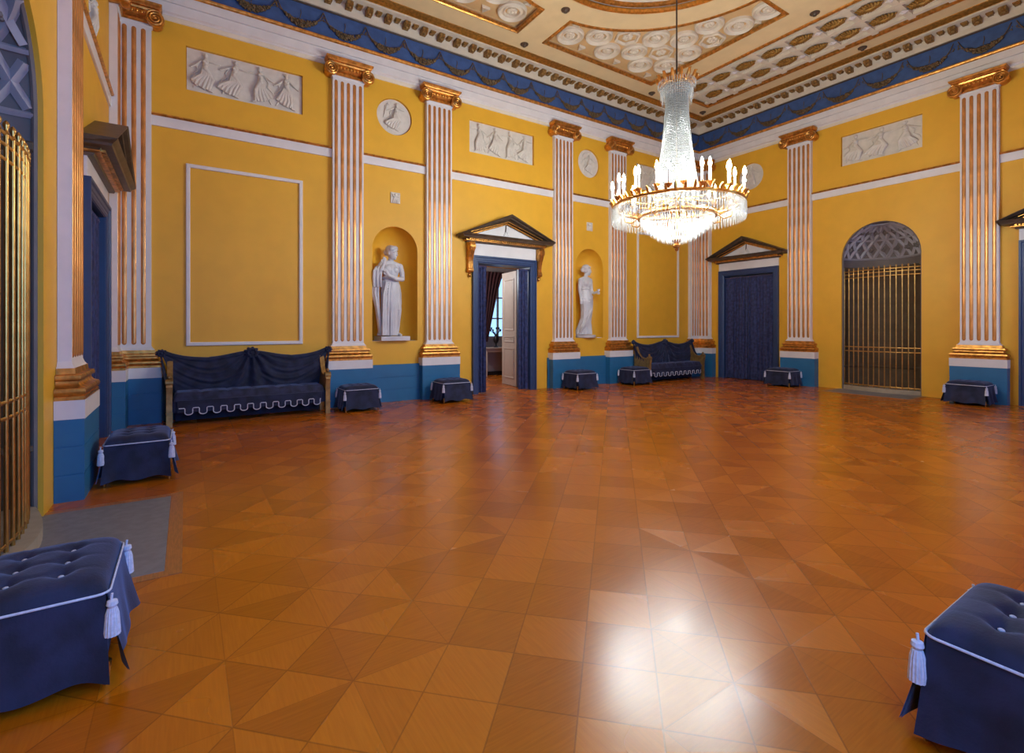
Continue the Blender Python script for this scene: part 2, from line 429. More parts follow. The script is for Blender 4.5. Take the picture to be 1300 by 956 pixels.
for poly in strips:
    f = sunk(poly, 'whitewarm', .06); border(poly, f, .05)
    if poly[0][0] < CX: continue
    gb = MB()        # coffer grid
    xs = [CX + 4.66 + .64*k for k in range(3)]
    for x in xs: gb.box(x - .05, x + .05, CY - 3.72, CY + 3.72, ZC - .01, ZC + .055)
    ys = [CY - 3.52 + .64*k for k in range(12)]
    for y in ys: gb.box(CX + STR[0] + .06, CX + STR[1] - .06, y - .06, y + .06, ZC - .006, ZC + .055)
    gb.obj('coffer_grid', 'whitewarm', f, 0)
    lb = MB()
    for k in range(9):
        t = (k - 4) / 4
        lb.tube([(-.02, t*.15, -.01), (.10*(1-abs(t)*.5), t*.17 + .03, -.045), (.15*(1-t*t*.6), t*.2 + .05, -.02)], [.03, .035, .012], 6)
        lb.tube([(.02, t*.15, -.01), (-.10*(1-abs(t)*.5), t*.17 + .03, -.045), (-.15*(1-t*t*.6), t*.2 + .05, -.02)], [.03, .035, .012], 6)
    lb.tube([(0, -.21, -.02), (0, 0, -.06), (0, .21, -.02)], [.015, .045, .02], 8)
    LM = lb.mesh('gilded_leaf', 50); LM.materials.append(M['leafgold'])
    dm = MB().lathe([(.03, 0), (.07, -.01), (.09, -.02), (.05, -.035), (.02, -.05)], 4).mesh('grey_knop', 20); dm.materials.append(M['white'])
    for k in range(11):
        y = CY - 3.20 + .64*k
        for x in (CX + 4.98, CX + 5.62):
            o = newobj('gilded_leaf', LM, None, f); o.location = (x, y, ZC + .05)
        if k < 10:
            for x in (CX + 4.98, CX + 5.62):
                o = newobj('knop', dm, None, f); o.location = (x, y + .32, ZC - .005)
# central circle
f = struct(MB().add([(x, y, ZC + .35) for x, y in circle], [tuple(range(64))]).loft([[(x, y, ZC) for x, y in circle], [(x, y, ZC + .35) for x, y in circle]], True, False).obj('trim_ceiling_rose', 'tan', None, 20))
MB().lathe([(2.24, 0.02), (2.26, -.03), (2.30, -.05), (2.34, -.03), (2.36, 0)], 72, (CX, CY, ZC), False).obj('gilded_ring', 'goldbright', f, 40)
MB().lathe([(2.10, 0.06), (2.12, -.0), (2.16, -.01), (2.18, .0), (2.2, .06)], 72, (CX, CY, ZC), False).obj('gilded_ring', 'gold', f, 40)
MB().lathe([(2.2, .0), (2.2, .03), (2.12, .05), (2.0, .06), (1.95, .1), (1.95, .35)], 72, (CX, CY, ZC + .0), False).obj('white_ring', 'whitewarm', f, 40)
pb = MB()
for k in range(16):
    a = 2*PI*(k+.5)/16
    mt = Matrix.Translation((CX, CY, ZC + .26)) @ Matrix.Rotation(a, 4, 'Z')
    for r0, r1 in ((1.15, 1.85),):
        h0, h1 = r0*.14, r1*.15
        outer = [(r0, -h0), (r1, -h1), (r1, h1), (r0, h0)]
        inner = [(r0+.07, -h0+.06), (r1-.07, -h1+.07), (r1-.07, h1-.07), (r0+.07, h0-.06)]
        pb.loft([[mt @ Vector((x, y, .09)) for x, y in outer], [mt @ Vector((x, y, 0)) for x, y in outer], [mt @ Vector((x, y, 0)) for x, y in inner], [mt @ Vector((x, y, .09)) for x, y in inner]], True, False)
pb.obj('radial_coffers', 'gold', f, 20)
MB().lathe([(.5, .35), (.5, .2), (.42, .14), (.3, .2), (.2, .1), (.1, .06), (.02, .04)], 32, (CX, CY, ZC), True).obj('centre_boss', 'gold', f, 40)

# small hooks/bosses on the flat bands of the ceiling
bosses = [(.03, 2.66, 'small dark ceiling boss beside the central circle, on the band between two fields'),
          (.03, 4.08, 'small dark ceiling boss near the back cornice, below the gap between two fields'),
          (4.16, 4.09, 'small dark ceiling boss behind the chandelier crown, at the corner of a rosette field'),
          (6.32, 4.09, 'small dark ceiling boss in the far corner of the ceiling, by the leaf strip'),
          (4.22, .03, 'small dark ceiling boss with a ring, between rosette field and leaf strip'),
          (6.40, .06, 'small dark ceiling boss near the right cornice, outside the leaf strip')]
bm_ = MB().lathe([(.01, -.07), (.035, -.06), (.04, -.045), (.06, -.03), (.085, -.018), (.09, 0)], 16).mesh('ceiling_boss', 40)
bm_.materials.append(M['bronze'])
for x, y, lb_ in bosses:
    o = newobj('ceiling_boss', bm_); o.location = (CX + x, CY + y, ZC); tag(o, lb_, 'ceiling boss', 'bosses on the ceiling bands')

# ---- entablature: loops round the room
def loop(name, prof, m, y_extra=0, smooth=30):
    b = MB(); rings = []
    for p, z in prof: rings.append([(-L + p, Y0 + p, z), (W - p, Y0 + p, z), (W - p, D - p, z), (-L + p, D - p, z)])
    b.loft(rings, True, False)
    return struct(b.obj(name, m, None, smooth))
loop('trim_architrave', [(0, 6.50), (.06, 6.50), (.06, 6.52), (.10, 6.54), (.10, 6.675), (.085, 6.68), (.085, 6.69), (.125, 6.69), (.125, 6.83)], 'white', smooth=0)
loop('trim_architrave_gilding', [(.125, 6.83), (.155, 6.845), (.165, 6.87), (.165, 6.885), (.10, 6.90)], 'gold')
loop('trim_frieze', [(.07, 6.885), (.07, 7.40)], 'frieze')
loop('trim_bed_moulding', [(.07, 7.395), (.10, 7.395), (.115, 7.41), (.10, 7.42)], 'bronze')
cornice = loop('trim_cornice', [(.07, 7.42), (.125, 7.425), (.125, 7.53), (.14, 7.62), (.40, 7.625), (.40, 7.66), (.42, 7.665)], 'whitewarm', smooth=0)
loop('trim_cornice_gilding', [(.41, 7.655), (.43, 7.66), (.45, 7.685), (.49, 7.69), (.50, 7.70), (.53, 7.705), (.56, 7.712), (.565, 7.73)], 'goldbright', smooth=50)
loop('trim_band', [(0, 4.71), (.025, 4.71), (.03, 4.715), (.03, 4.868), (0, 4.87)], 'white', smooth=0)
loop('trim_band_gilding', [(0, 4.865), (.05, 4.868), (.065, 4.885), (.06, 4.905), (0, 4.915)], 'gold')
loop('trim_under_architrave', [(0, 6.44), (.02, 6.45), (.05, 6.50), (0, 6.505)], 'whitewarm')

# modillions (gilded leaf brackets) and the beads between them
mo = MB()
prf = [(-.13, .0), (-.34, .0), (-.36, -.03), (-.34, -.075), (-.27, -.10), (-.20, -.11), (-.13, -.14)]
mo.prism([(a, b) for a, b in prf], -.07, .07, 'x')
for k in (-1, 0, 1): mo.tube([(k*.045, -.15, -.13), (k*.05, -.26, -.115), (k*.045, -.345, -.07), (k*.03, -.37, -.02)], [.025, .03, .03, .012], 6)
mo.lathe([(.02, -.17), (.05, -.15), (.06, -.12), (.04, -.10)], 8, (0, -.24, 0))
MOM = mo.mesh('gilded_modillion', 40); MOM.materials.append(M['garland'])
be = MB().box(-.055, .055, -.26, -.14, -.05, 0).box(-.04, .04, -.22, -.13, -.09, -.05)
BEM = be.mesh('dentil_block', 0); BEM.materials.append(M['garland'])
def runs(wl, u0, u1, pitch, phase, fn):
    k = math.ceil((u0 - phase) / pitch)
    while phase + k*pitch <= u1:
        fn(phase + k*pitch); k += 1
def put(me, parent, wl, u, z):
    o = newobj(me.name, me, None, parent); o.matrix_local = wallm(wl, u, 0, z); return o
for v_ in MOM.vertices: v_.co.x *= .85; v_.co.z *= .8; v_.co.y = -.13 + (v_.co.y + .13)*.8
for v_ in BEM.vertices: v_.co.z *= .55; v_.co.y -= .02
for wl, u0, u1, ph in (('back', -.5, W - .35, 2.578), ('right', Y0 + .3, D - .35, 2.79)):
    runs(wl, u0, u1, .378, ph, lambda u: put(MOM, cornice, wl, u, 7.628))
    runs(wl, u0, u1, .378, ph + .189, lambda u: put(BEM, cornice, wl, u, 7.628))
# festoons
def festoon(seed):
    r = random.Random(seed); b = MB()
    h = .395
    top = .30
    def sag(t): return .08 + (top - .05) * (abs(t) ** 2.2)
    n = 30
    for s_ in (-1, 1):
        b.tube([(s_*h, -.085, .43), (s_*h*.86, -.095, .30), (s_*h*.66, -.095, .19)], .009, 5)
        b.tube([(s_*h, -.085, .30), (s_*h*.8, -.09, .245), (s_*h*.6, -.09, .23)], .006, 5)
    for i in range(n + 1):
        t = -1 + 2*i/n
        x = t*h*.7; z = .10 + .10*t*t
        th = .062*(1 - t*t*.8)
        for q in range(9 if abs(t) < .6 else 4):
            b.sph((x + r.uniform(-.012, .012), -.09 - r.uniform(0, .03), z + r.uniform(-th, th)), r.uniform(.012, .022), None, None, 6, 4)
    for q in range(8):
        b.sph((r.choice((-1, 1))*h + r.uniform(-.02, .02), -.085, .30 + r.uniform(-.03, .06)), .012, None, None, 6, 4)
    b.tube([(0, -.08, .36), (.01, -.09, .30), (-.01, -.085, .2)], .006, 5)
    me = b.mesh('festoon', 50); me.materials.append(M['festoon']); return me
M['festoon'] = mat('dark_gilt_festoon', (112, 90, 62), .5, .35, var=.3, vscale=20)
FM = [festoon(k) for k in range(3)]
fz = bpy.data.objects['trim_frieze']; cnt = [0]
def pf(wl, u):
    cnt[0] += 1; o = put(FM[cnt[0] % 3], fz, wl, u, 6.915); o.name = 'festoon'
runs('back', -.5, W - .4, .792, 2.93 + .396, lambda u: pf('back', u))
runs('right', Y0 + .4, D - .4, .86, 2.70 + .4, lambda u: pf('right', u))

# ---- dado on the back wall, panel frames
def dado(name, wl, u0, u1):
    b = MB()
    for z0, z1 in ((0, .235), (.247, .485), (.497, .745)): b.box(u0, u1, -.045, 0, z0, z1)
    b.box(u0, u1, -.036, 0, .235, .497)
    o = struct(b.obj(name, 'dado', None, 0)); o.matrix_world = wallm(wl, 0)
dado('baseboard_back', 'back', -L, 4.96); dado('baseboard_back_far', 'back', 7.42, W)
def frame(uc, hw, z0, z1):
    b = MB(); t = .06
    pr = [(0, 0), (0, -.03), (.012, -.038), (.048, -.038), (.06, -.03), (.06, 0)]
    rings = [[(-hw+a, y, z0+a), (hw-a, y, z0+a), (hw-a, y, z1-a), (-hw+a, y, z1-a)] for a, y in pr]
    b.loft(rings, True, False)
    o = struct(b.obj('trim_panel_frame', 'white', None, 0)); o.matrix_world = wallm('back', uc)
frame(.895, .895, 1.19, 4.18); frame(11.48, .895, 1.19, 4.18)

# ================================================================= PILASTERS
def rectring(x0, x1, p, z): return [(x0, 0, z), (x0, -p, z), (x1, -p, z), (x1, 0, z)]
def wing(root, w0, w1, flutes, volutes, clip0=False, clip1=False, shared={}):
    """one face of a pilaster between local x = w0..w1; clipped ends die into a corner"""
    e0 = 0 if clip0 else 1; e1 = 0 if clip1 else 1
    def rr(e, p, z): return rectring(w0 - e*e0, w1 + e*e1, p, z)
    b = MB()
    for z0, z1 in ((0, .228), (.238, .468), (.478, .706)): b.loft([rr(.14, .20, z0), rr(.14, .20, z1)])
    b.loft([rr(.134, .194, .2), rr(.134, .194, .5)])
    b.obj('pedestal', 'dado', root, 0)
    MB().loft([rr(.145, .205, .706), rr(.145, .205, .868)]).obj('plinth', 'white', root, 0)
    b = MB().loft([rr(e, p, z) for e, p, z in ((.135, .20, .868), (.135, .20, .90), (.125, .19, .905), (.14, .205, .92), (.145, .21, .945), (.135, .20, .97), (.10, .165, .985), (.085, .15, 1.01), (.085, .15, 1.03),
               (.105, .17, 1.04), (.11, .175, 1.06), (.10, .165, 1.085), (.06, .13, 1.09), (.05, .125, 1.14))])
    b.obj('base', 'gold', root, 40)
    b = MB().loft([rr(e, p, z) for e, p, z in ((.045, .12, 1.14), (.02, .105, 1.165), (.0, .095, 1.20), (0, .095, 6.20), (.02, .11, 6.22), (.02, .11, 6.25))])
    b.obj('shaft', 'white', root, 20)
    if 'flute' not in shared:
        rr_ = .031; n = 10; rings = []
        def ring(z, k): return [(rr_*k*math.cos(PI*i/n), -.094 - .012*k*math.sin(PI*i/n), z) for i in range(n + 1)]
        z0, z1 = 1.225, 6.16
        for a in (0, .3, .6, .85, 1): rings.append(ring(z0 + .035*(1 - math.cos(a*PI/2)), max(.05, math.sin(a*PI/2))))
        for a in (1, .85, .6, .3, 0): rings.append(ring(z1 - .035*(1 - math.cos(a*PI/2)), max(.05, math.sin(a*PI/2))))
        fb = MB().loft(rings, False, False)
        shared['flute'] = fb.mesh('flute', 50); shared['flute'].materials.append(M['flute'])
    for u in flutes:
        o = newobj('flute', shared['flute'], None, root); o.location = (u, 0, 0)
    # gilded edge reed on the returns
    # capital
    b = MB()
    b.loft([rr(e, p, z) for e, p, z in ((.02, .12, 6.245), (.03, .135, 6.26), (.03, .135, 6.28), (.015, .12, 6.29), (.015, .12, 6.32))])
    b.loft([rr(e, p, z) for e, p, z in ((.02, .12, 6.30), (.04, .17, 6.33), (.05, .20, 6.37), (.05, .20, 6.40), (.09, .22, 6.405), (.10, .23, 6.43), (.09, .22, 6.455))])
    b.loft([rr(e, p, z) for e, p, z in ((.11, .24, 6.455), (.12, .25, 6.47), (.14, .27, 6.49), (.145, .275, 6.52), (0.14, .27, 6.525))])
    b.obj('capital', 'gold', root, 30)
    b = MB()
    x = w0 + .06
    while x < w1 - .03:
        b.sph((x, -.20, 6.365), .022, .025, .032, 8, 6); x += .062
    b.obj('egg_moulding', 'goldbright', root, 60)
    for s_ in volutes:
        c = (w0 - .055 if s_ < 0 else w1 + .055); vb = MB(); zc = 6.305
        vb.lathe([(.115, -.06), (.125, -.02), (.118, .02), (.10, .02), (.09, .0)], 24, cap=False)
        vb.lathe([(.0, -.005), (.1, -.0), (.1, -.05)], 24, cap=False)
        pts = []
        for k in range(57):
            t = k / 56; a = t*2.4*2*PI; r = .118*(1 - t) + .022*t
            pts.append((r*math.cos(a + PI/2), r*math.sin(a + PI/2), .022))
        vb.tube(pts, [.017*(1 - .45*k/56) for k in range(57)], 6)
        vb.sph((0, 0, .02), .026, None, None, 10, 6)
        mt = Matrix.Translation((c, -.215, zc)) @ Matrix.Rotation(PI/2, 4, 'X')
        if s_ < 0: mt = mt @ Matrix.Scale(-1, 4, (1, 0, 0))
        vb.v = [tuple(mt @ Vector(p)) for p in vb.v]
        vb.obj('volute', 'gold', root, 45)
        vb = MB()       # rolled side of the volute back to the wall
        vb.tube([(c, -.21, zc), (c, -.12, zc), (c, -.005, zc)], [.115, .085, .1], 20)
        vb.obj('volute_roll', 'gold', root, 45)
FL5 = [-.228, -.114, 0, .114, .228]
pil = [('back', 2.595, 'tall white pilaster with five gilded reeds, between the blue sofa and the left statue niche'),
       ('back', 4.495, 'tall white pilaster with gilded reeds, between the left statue niche and the open doorway'),
       ('back', 7.885, 'tall white pilaster with gilded reeds, just right of the open doorway'),
       ('back', 9.785, 'narrow-looking pilaster with gilded reeds, right of the far statue niche and behind the chandelier'),
       ('right', 6.65, 'tall gilded pilaster on the right wall, between the curtained door and the brass grille'),
       ('right', 3.17, 'broad gilded pilaster near the right edge, right of the arched brass grille'),
       ('left', 6.08, 'pilaster seen edge-on at far left, with lavender side face, between arch and left door')]
for wl, u, lb_ in pil:
    t = thing('pilaster', lb_, 'pilaster', wallm(wl, u, -.003), 'pilasters along the walls')
    wing(t, -.29, .29, FL5, (-1, 1))
# corner pilasters: two wings each
t = thing('corner_pilaster', 'gilded corner pilaster left of the large blue sofa, filling the left corner of the room', 'pilaster', Matrix.Translation((-L + .004, D - .004, 0)), 'pilasters along the walls')
wing(t, 0, .48, [.145, .262, .38], (1,), clip0=True)
t2 = thing('wing', mw=None); t2.parent = t; t2.rotation_euler = (0, 0, PI/2)
wing(t2, -.48, 0, [-.38, -.262, -.145], (-1,), clip1=True)
t = thing('corner_pilaster', 'gilded corner pilaster in the far corner, between the small sofa and the curtained door', 'pilaster', Matrix.Translation((W - .004, D - .004, 0)), 'pilasters along the walls')
wing(t, -.48, 0, [-.38, -.262, -.145], (-1,), clip1=True)
t2 = thing('wing', mw=None); t2.parent = t; t2.rotation_euler = (0, 0, -PI/2)
wing(t2, 0, .48, [.145, .262, .38], (1,), clip0=True)

# ================================================================= NICHES
def halfdome(b, r, zs, depth, n=20, m=10, y0=0):
    k = depth / r
    b.grid(lambda u, v: (r*math.cos(PI*u)*math.cos(v*PI/2), y0 + r*math.sin(PI*u)*math.cos(v*PI/2)*k, zs + r*math.sin(v*PI/2)), n, m)
for uc in (NX1, NX2):
    b = MB(); r = NW/2; n = 24
    b.grid(lambda u, v: (r*math.cos(PI*u), .03 + .42*math.sin(PI*u), NZ0 + (NZS-NZ0)*v), n, 1)
    halfdome(b, r, NZS, .42, n, 10, .03)
    o = struct(b.obj('wall_back_niche', 'yellow', None, 40)); o.matrix_world = wallm('back', uc)
    b = MB().add([(r*math.cos(PI*k/n), .03 + .42*math.sin(PI*k/n), NZ0 + .004) for k in range(n+1)] + [(-r, -.005, NZ0 + .004), (r, -.005, NZ0 + .004)], [tuple(range(n+1)) + (n+1, n+2)])
    o = struct(b.obj('trim_niche_sill', 'curb', None, 0)); o.matrix_world = wallm('back', uc)

def grille_niche(wl, uc, lb_grille, lb_slab):
    r = NGW/2; n = 28; dep = .75; y0 = .055
    b = MB()
    b.grid(lambda u, v: (r*math.cos(PI*u), y0 + dep*math.sin(PI*u), 0 + 2.95*v), n, 1)
    o = struct(b.obj('wall_%s_niche' % wl, 'nichebrown', None, 40)); o.matrix_world = wallm(wl, uc)
    bands = MB()
    for z, t_ in ((.55, .03), (2.9, .05)):
        bands.tube([(r*.985*math.cos(PI*k/n), y0 + dep*.97*math.sin(PI*k/n), z) for k in range(n+1)], t_, 6)
    bands.obj('string_course', 'nichebrown', o, 40)
    b = MB(); b.grid(lambda u, v: (r*math.cos(PI*u), y0 + dep*math.sin(PI*u), 2.95 + (NGS-2.95)*v), n, 1)
    halfdome(b, r, NGS, dep, n, 12, y0)
    dm = b.obj('coffered_half_dome', 'nichegrey', o, 40)
    # lattice of raised ribs
    b = MB(); kk = dep / r
    def P(u, v, s=.985):
        return (s*r*math.cos(u)*math.cos(v), y0 + s*kk*r*math.sin(u)*math.cos(v), NGS + s*r*math.sin(v))
    NR = 9
    for i in range(NR + 6):
        for sg in (-1, 1):
            pts = []
            for q in range(25):
                v = q/24*1.32; u = PI*(i - 3)/NR + sg*v*.6
                if .03 < u < PI - .03: pts.append(P(u, v))
            if len(pts) > 2: b.tube(pts, .042, 4, True, .8)
    for v in (.0, .60, 1.20):
        b.tube([P(PI*k/36, v) for k in range(37)], .026, 4)
    b.obj('dome_lattice', 'nichelight', o, 20)
    b = MB()
    for i in range(NR):
        for j, v in enumerate((.30, .90)):
            u = PI*(i + (.5 if j % 2 else 0.02) )/NR + .08
            if .1 < u < PI - .1:
                s_ = 1 - j*.17
                c = P(u, v, .975)
                for a in range(5):
                    aa = 2*PI*a/5; b.sph((c[0] + .04*s_*math.cos(aa), c[1], c[2] + .04*s_*math.sin(aa)), .03*s_, .02, .03*s_, 6, 4)
    b.obj('dome_rosettes', 'nichegrey', o, 40)
    # arch soffit edge
    b = MB(); pts = [(-r, .05, 0)] + [(r*math.cos(PI - PI*k/24), .05, NGS + r*math.sin(PI*k/24)) for k in range(25)] + [(r, .05, 0)]
    b.tube([(p[0]*.985, p[1], p[2]) for p in pts], .02, 6); b.obj('arch_edge', 'nichegrey', o, 40)
    # bowed curb under the grille
    bow = .16
    arcp = [(-r + 2*r*k/16, .05 - bow*math.sin(PI*k/16)) for k in range(17)]
    cb_ = MB().prism(arcp + [(r, .45), (-r, .45)], 0, .10, 'z')
    o = struct(cb_.obj('trim_%s_curb' % wl, 'curb', None, 30)); o.matrix_world = wallm(wl, uc)
    # slab set in the floor
    sl = MB().bbox(-r - .02, r + .02, -.83, .03, .0, .006, .002)
    sl.obj_ = None
    t = thing('stone_slab', lb_slab, 'floor slab', wallm(wl, uc))
    sl.obj('slab', 'stone', t, 0)
    MB().box(-r - .10, r + .10, -.92, -.832, 0, .005).box(-r - .10, -r - .022, -.832, 0, 0, .005).box(r + .022, r + .10, -.832, 0, 0, .005).obj('wooden_border', 'plankedge', t, 0)
    # the grille itself
    t = thing('brass_grille', lb_grille, 'grille', wallm(wl, uc))
    def yb(x): return .095 - (bow - .05)*math.cos(x/r*PI/2)
    nb = 15; top = 2.70 if wl == 'left' else 2.83
    bar = MB().tube([(0, 0, .10), (0, 0, 1.5), (0, 0, top)], .0125, 8).lathe([(.004, .0), (.018, .01), (.014, .02), (.009, .04), (.016, .055), (.018, .07), (.012, .085), (.003, .095)], 10, (0, 0, top - .01))
    BM = bar.mesh('bar', 50); BM.materials.append(M['brass'])
    for k in range(nb):
        x = -r + .03 + (2*r - .06)*k/(nb - 1)
        ob = newobj('bar', BM, None, t); ob.location = (x, yb(x), 0)
    for z in (.14, .93, 1.03, top - .16, top - .07, top):
        b = MB()
        b.tube([(-r*.99 + 1.98*r*k/24, yb(-r*.99 + 1.98*r*k/24), z) for k in range(25)], .013, 6, True, .6)
        b.obj('rail', 'brass', t, 50)
grille_niche('right', RN, 'bowed brass grille closing the arched niche in the right wall', 'grey stone slab in the floor before the arched niche in the right wall')
grille_niche('left', LN, 'bowed brass grille in the arched niche at the left edge of the picture', 'grey stone slab in the floor at left, behind the nearest ottoman')

# ================================================================= DOORS
def pediment(root, hw, zb, za, off=.33, dent=True):
    """hw half width at cornice tips"""
    zt = zb + .16
    base = [(.0, zb), (.10, zb), (.11, zb + .03), (.15, zb + .05), (.17, zb + .075), (off - .06, zb + .085), (off - .05, zb + .11), (off - .02, zb + .135), (off, zb + .16), (0, zb + .165)]
    b = MB(); inset = .30
    rings = []
    for p, z in base:
        x = hw - off + p
        rings.append([(-x, 0, z), (-x, -p, z), (x, -p, z), (x, 0, z)])
    b.loft(rings)
    b.obj('cornice', 'bronze', root, 25)
    g = MB(); x = hw - off + .13
    g.loft([[(-x-a, 0, z), (-x-a, -.13-a, z), (x+a, -.13-a, z), (x+a, 0, z)] for a, z in ((0, zb + .028), (.03, zb + .036), (.03, zb + .052), (0, zb + .06))])
    k = -hw + .24
    while k < hw - .23:
        g.box(k, k + .03, -.20, -.1, zb + .052, zb + .078); k += .052
    g.obj('gilded_dentils', 'gold', root, 20)
    # raking cornices
    th = .15
    rise = za - zt
    for s_ in (-1, 1):
        def pt(t, d):    # t from tip (0) to apex (1); d offset below the top edge
            return (s_*hw*(1 - t), zt + rise*t - d)
        rb = MB()
        prof = [(0, 0), (off, 0), (off - .015, .035), (off - .06, .06), (off - .07, .085), (.17, .10), (.14, .14), (.08, .165), (0, .165)]
        rb.loft([[(pt(0, 0)[0], -p, pt(0, 0)[1] - d*.35) for p, d in prof], [(pt(1, 0)[0], -p, za - d) for p, d in prof]])
        rb.obj('raking_cornice', 'bronze', root, 25)
        gb = MB()
        a, c = Vector((s_*(hw - .34), -.10, zt + .03)), Vector((0, -.10, za - .185))
        gb.tube([a, c], .022, 6); gb.tube([a + Vector((s_*.06, -.06, .03)), c + Vector((0, -.06, .035))], .012, 6)
        gb.obj('gilded_moulding', 'gold', root, 40)
    tb = MB().prism([(-hw + .28, zt - .01), (hw - .28, zt - .01), (0, za - .14)], -.06, 0)
    ty = tb.obj('tympanum', 'white', root, 0)
    ob = MB()
    for k in range(7):
        a = PI*(k + .5)/7
        ob.tube([(0, -.07, zt + .02), (.07*math.cos(a), -.085, zt + .03 + .09*math.sin(a)), (.10*math.cos(a), -.075, zt + .03 + .15*math.sin(a)*(1 if k in (2,3,4) else .8))], [.012, .024, .008], 6)
    ob.sph((0, -.07, zt + .03), .03, .03, .03, 8, 6)
    ob.obj('palmette', 'white', ty, 50)
    if dent:
        MB().tube([(-.03, -.065, zt), (-.005, -.075, za - .2)], .014, 6).obj('central_rib', 'bronze', ty, 40)

def doorset(name, wl, uc, hw, ztop, frame_w, zw, zcor, za, hw_ped, consoles, leaf):
    t = struct(thing(name, mw=wallm(wl, uc)))
    b = MB(); fw = frame_w
    pr = [(0, .02), (0, -.03), (.02, -.045), (.05, -.045), (.06, -.055), (fw - .045, -.055), (fw - .035, -.075), (fw, -.075), (fw, 0)]
    rings = [[(-hw - a, y, -.0), (-hw - a, y, ztop + a), (hw + a, y, ztop + a), (hw + a, y, -.0)] for a, y in pr]
    b.loft(rings, False, False)
    # loft with open rings along path: each ring is the 4-point path, so columns form the moulding
    b.obj('door_frame', 'bluefr', t, 20)
    MB().bbox(-hw - fw, hw + fw, -.04, 0, ztop + fw, zcor + .02, .004).obj('frieze_panel', 'white', t, 0)
    pediment(t, hw_ped, zcor, za)
    if consoles:
        for s_ in (-1, 1):
            x = s_*(hw + fw + .075); c = MB()
            prof = [(-.0, zcor), (-.19, zcor), (-.21, zcor - .06), (-.20, zcor - .14), (-.15, zcor - .24), (-.10, zcor - .38), (-.085, zcor - .50), (-.10, zcor - .58), (-.075, zcor - .65), (0, zcor - .66)]
            c.prism(prof, x - .06, x + .06, 'x')
            for dx in (-.04, 0, .04):
                c.tube([(x + dx, p[0] - .004, p[1]) for p in prof[1:-1]], .015, 6)
            c.tube([(x - .07, -.13, zcor - .09), (x + .07, -.13, zcor - .09)], .085, 14)
            c.tube([(x - .065, -.06, zcor - .61), (x + .065, -.06, zcor - .61)], .055, 12)
            c.sph((x, -.05, zcor - .72), .035, .035, .05, 8, 6)
            c.obj('console_bracket', 'gold', t, 40)
    dl = .54 if not leaf else .27
    MB().box(-hw, -hw + .012, -.02, dl, 0, ztop).box(hw - .012, hw, -.02, dl, 0, ztop).box(-hw, hw, -.02, dl, ztop - .012, ztop).obj('door_lining', 'bluefr', t, 0)
    if leaf:
        lb = MB().box(-hw, hw, .28, .33, 0, ztop)
        lb.obj('door_leaf', 'doorwhite', t, 0)
    rb = MB().tube([(-hw, .045, ztop - .07), (hw, .045, ztop - .07)], .012, 8)
    rb.obj('curtain_rod', 'brass', t, 40)
    return t
d1 = doorset('door_1', 'back', DX, DHW, DZ, .15, 3.1, 3.37, 4.06, 1.26, True, False)
d2 = doorset('door_2', 'right', RD1, CW, RDZ, .15, 3.1, 3.37, 4.05, 1.16, False, True)
d3 = doorset('door_3', 'right', RD2, CW, RDZ, .15, 3.1, 3.37, 4.05, 1.16, False, True)
d4 = doorset('door_4', 'left', LD, CW, RDZ, .15, 3.1, 3.37, 4.05, 1.16, False, True)

def curtain_mesh(x0, x1, z0, z1, nf, amp, seed, gather=0):
    r = random.Random(seed); ph = r.uniform(0, 6)
    def f(u, v):
        w = u + .012*math.sin(u*40 + ph)
        x = x0 + (x1 - x0)*u
        if gather: x = x0 + (x1-x0)*(u*(1 - gather*math.sin(PI*min(1, (1-v)*1.1))*.5))
        a = amp*(.55 + .45*(1 - v))
        y = a*math.sin(2*PI*nf*w + ph) + a*.4*math.sin(2*PI*nf*1.7*w + ph*2)
        return (x, y, z0 + (z1 - z0)*v)
    b = MB().grid(f, nf*10, 14)
    b.grid(lambda u, v: (x0 + (x1-x0)*u, -.012 + .004*math.sin(u*90), z1 - .03 + .05*v), nf*6, 1)
    return b
def curtain(wl, uc, x0, x1, z1, nf, lb_, seed, y=.045, m='curtain', amp=.022, z0=.015):
    t = curtain_mesh(x0, x1, z0, z1, nf, amp, seed)
    o = t.obj('curtain', m, None, 60); o.matrix_world = wallm(wl, uc, y)
    tag(o, lb_, 'curtain'); return o
curtain('back', DX, -DHW + .02, -DHW + .26, 2.87, 4, 'narrow navy curtain gathered at the left side of the open doorway', 3)
curtain('back', DX, DHW - .29, DHW - .02, 2.87, 4, 'narrow navy curtain gathered at the right side of the open doorway', 4)
curtain('right', RD1, -CW + .02, -.012, 2.93, 8, 'right half of the drawn navy curtain in the door near the far corner', 5).location  # local x runs toward -Y
curtain('right', RD1, -.004, CW - .02, 2.93, 8, 'far half of the drawn navy curtain in the door near the far corner', 6)
curtain('right', RD2, -CW + .02, CW - .02, 2.93, 15, 'navy curtain in the doorway cut by the right edge of the picture', 7)
curtain('left', LD, -CW + .02, CW - .02, 2.93, 15, 'navy curtain hanging in the doorway on the left wall, seen at a sharp angle', 8)
for o_ in bpy.data.objects:
    if o_.name.startswith('curtain') and 'half of the drawn' in o_.get('label', ''):
        o_['label'] = o_['label'].replace('right half', 'right-hand half').replace('far half', 'left-hand half')
# fix sides: local +x on the right wall points toward the camera side (right in the photo)
for o_ in bpy.data.objects:
    if o_.name.startswith('curtain') and 'half of the drawn' in o_.get('label', ''):
        xs_ = [v.co.x for v in o_.data.vertices]
        o_['label'] = ('right-hand' if sum(xs_)/len(xs_) > 0 else 'left-hand') + ' half of the drawn navy curtain in the door near the far corner'

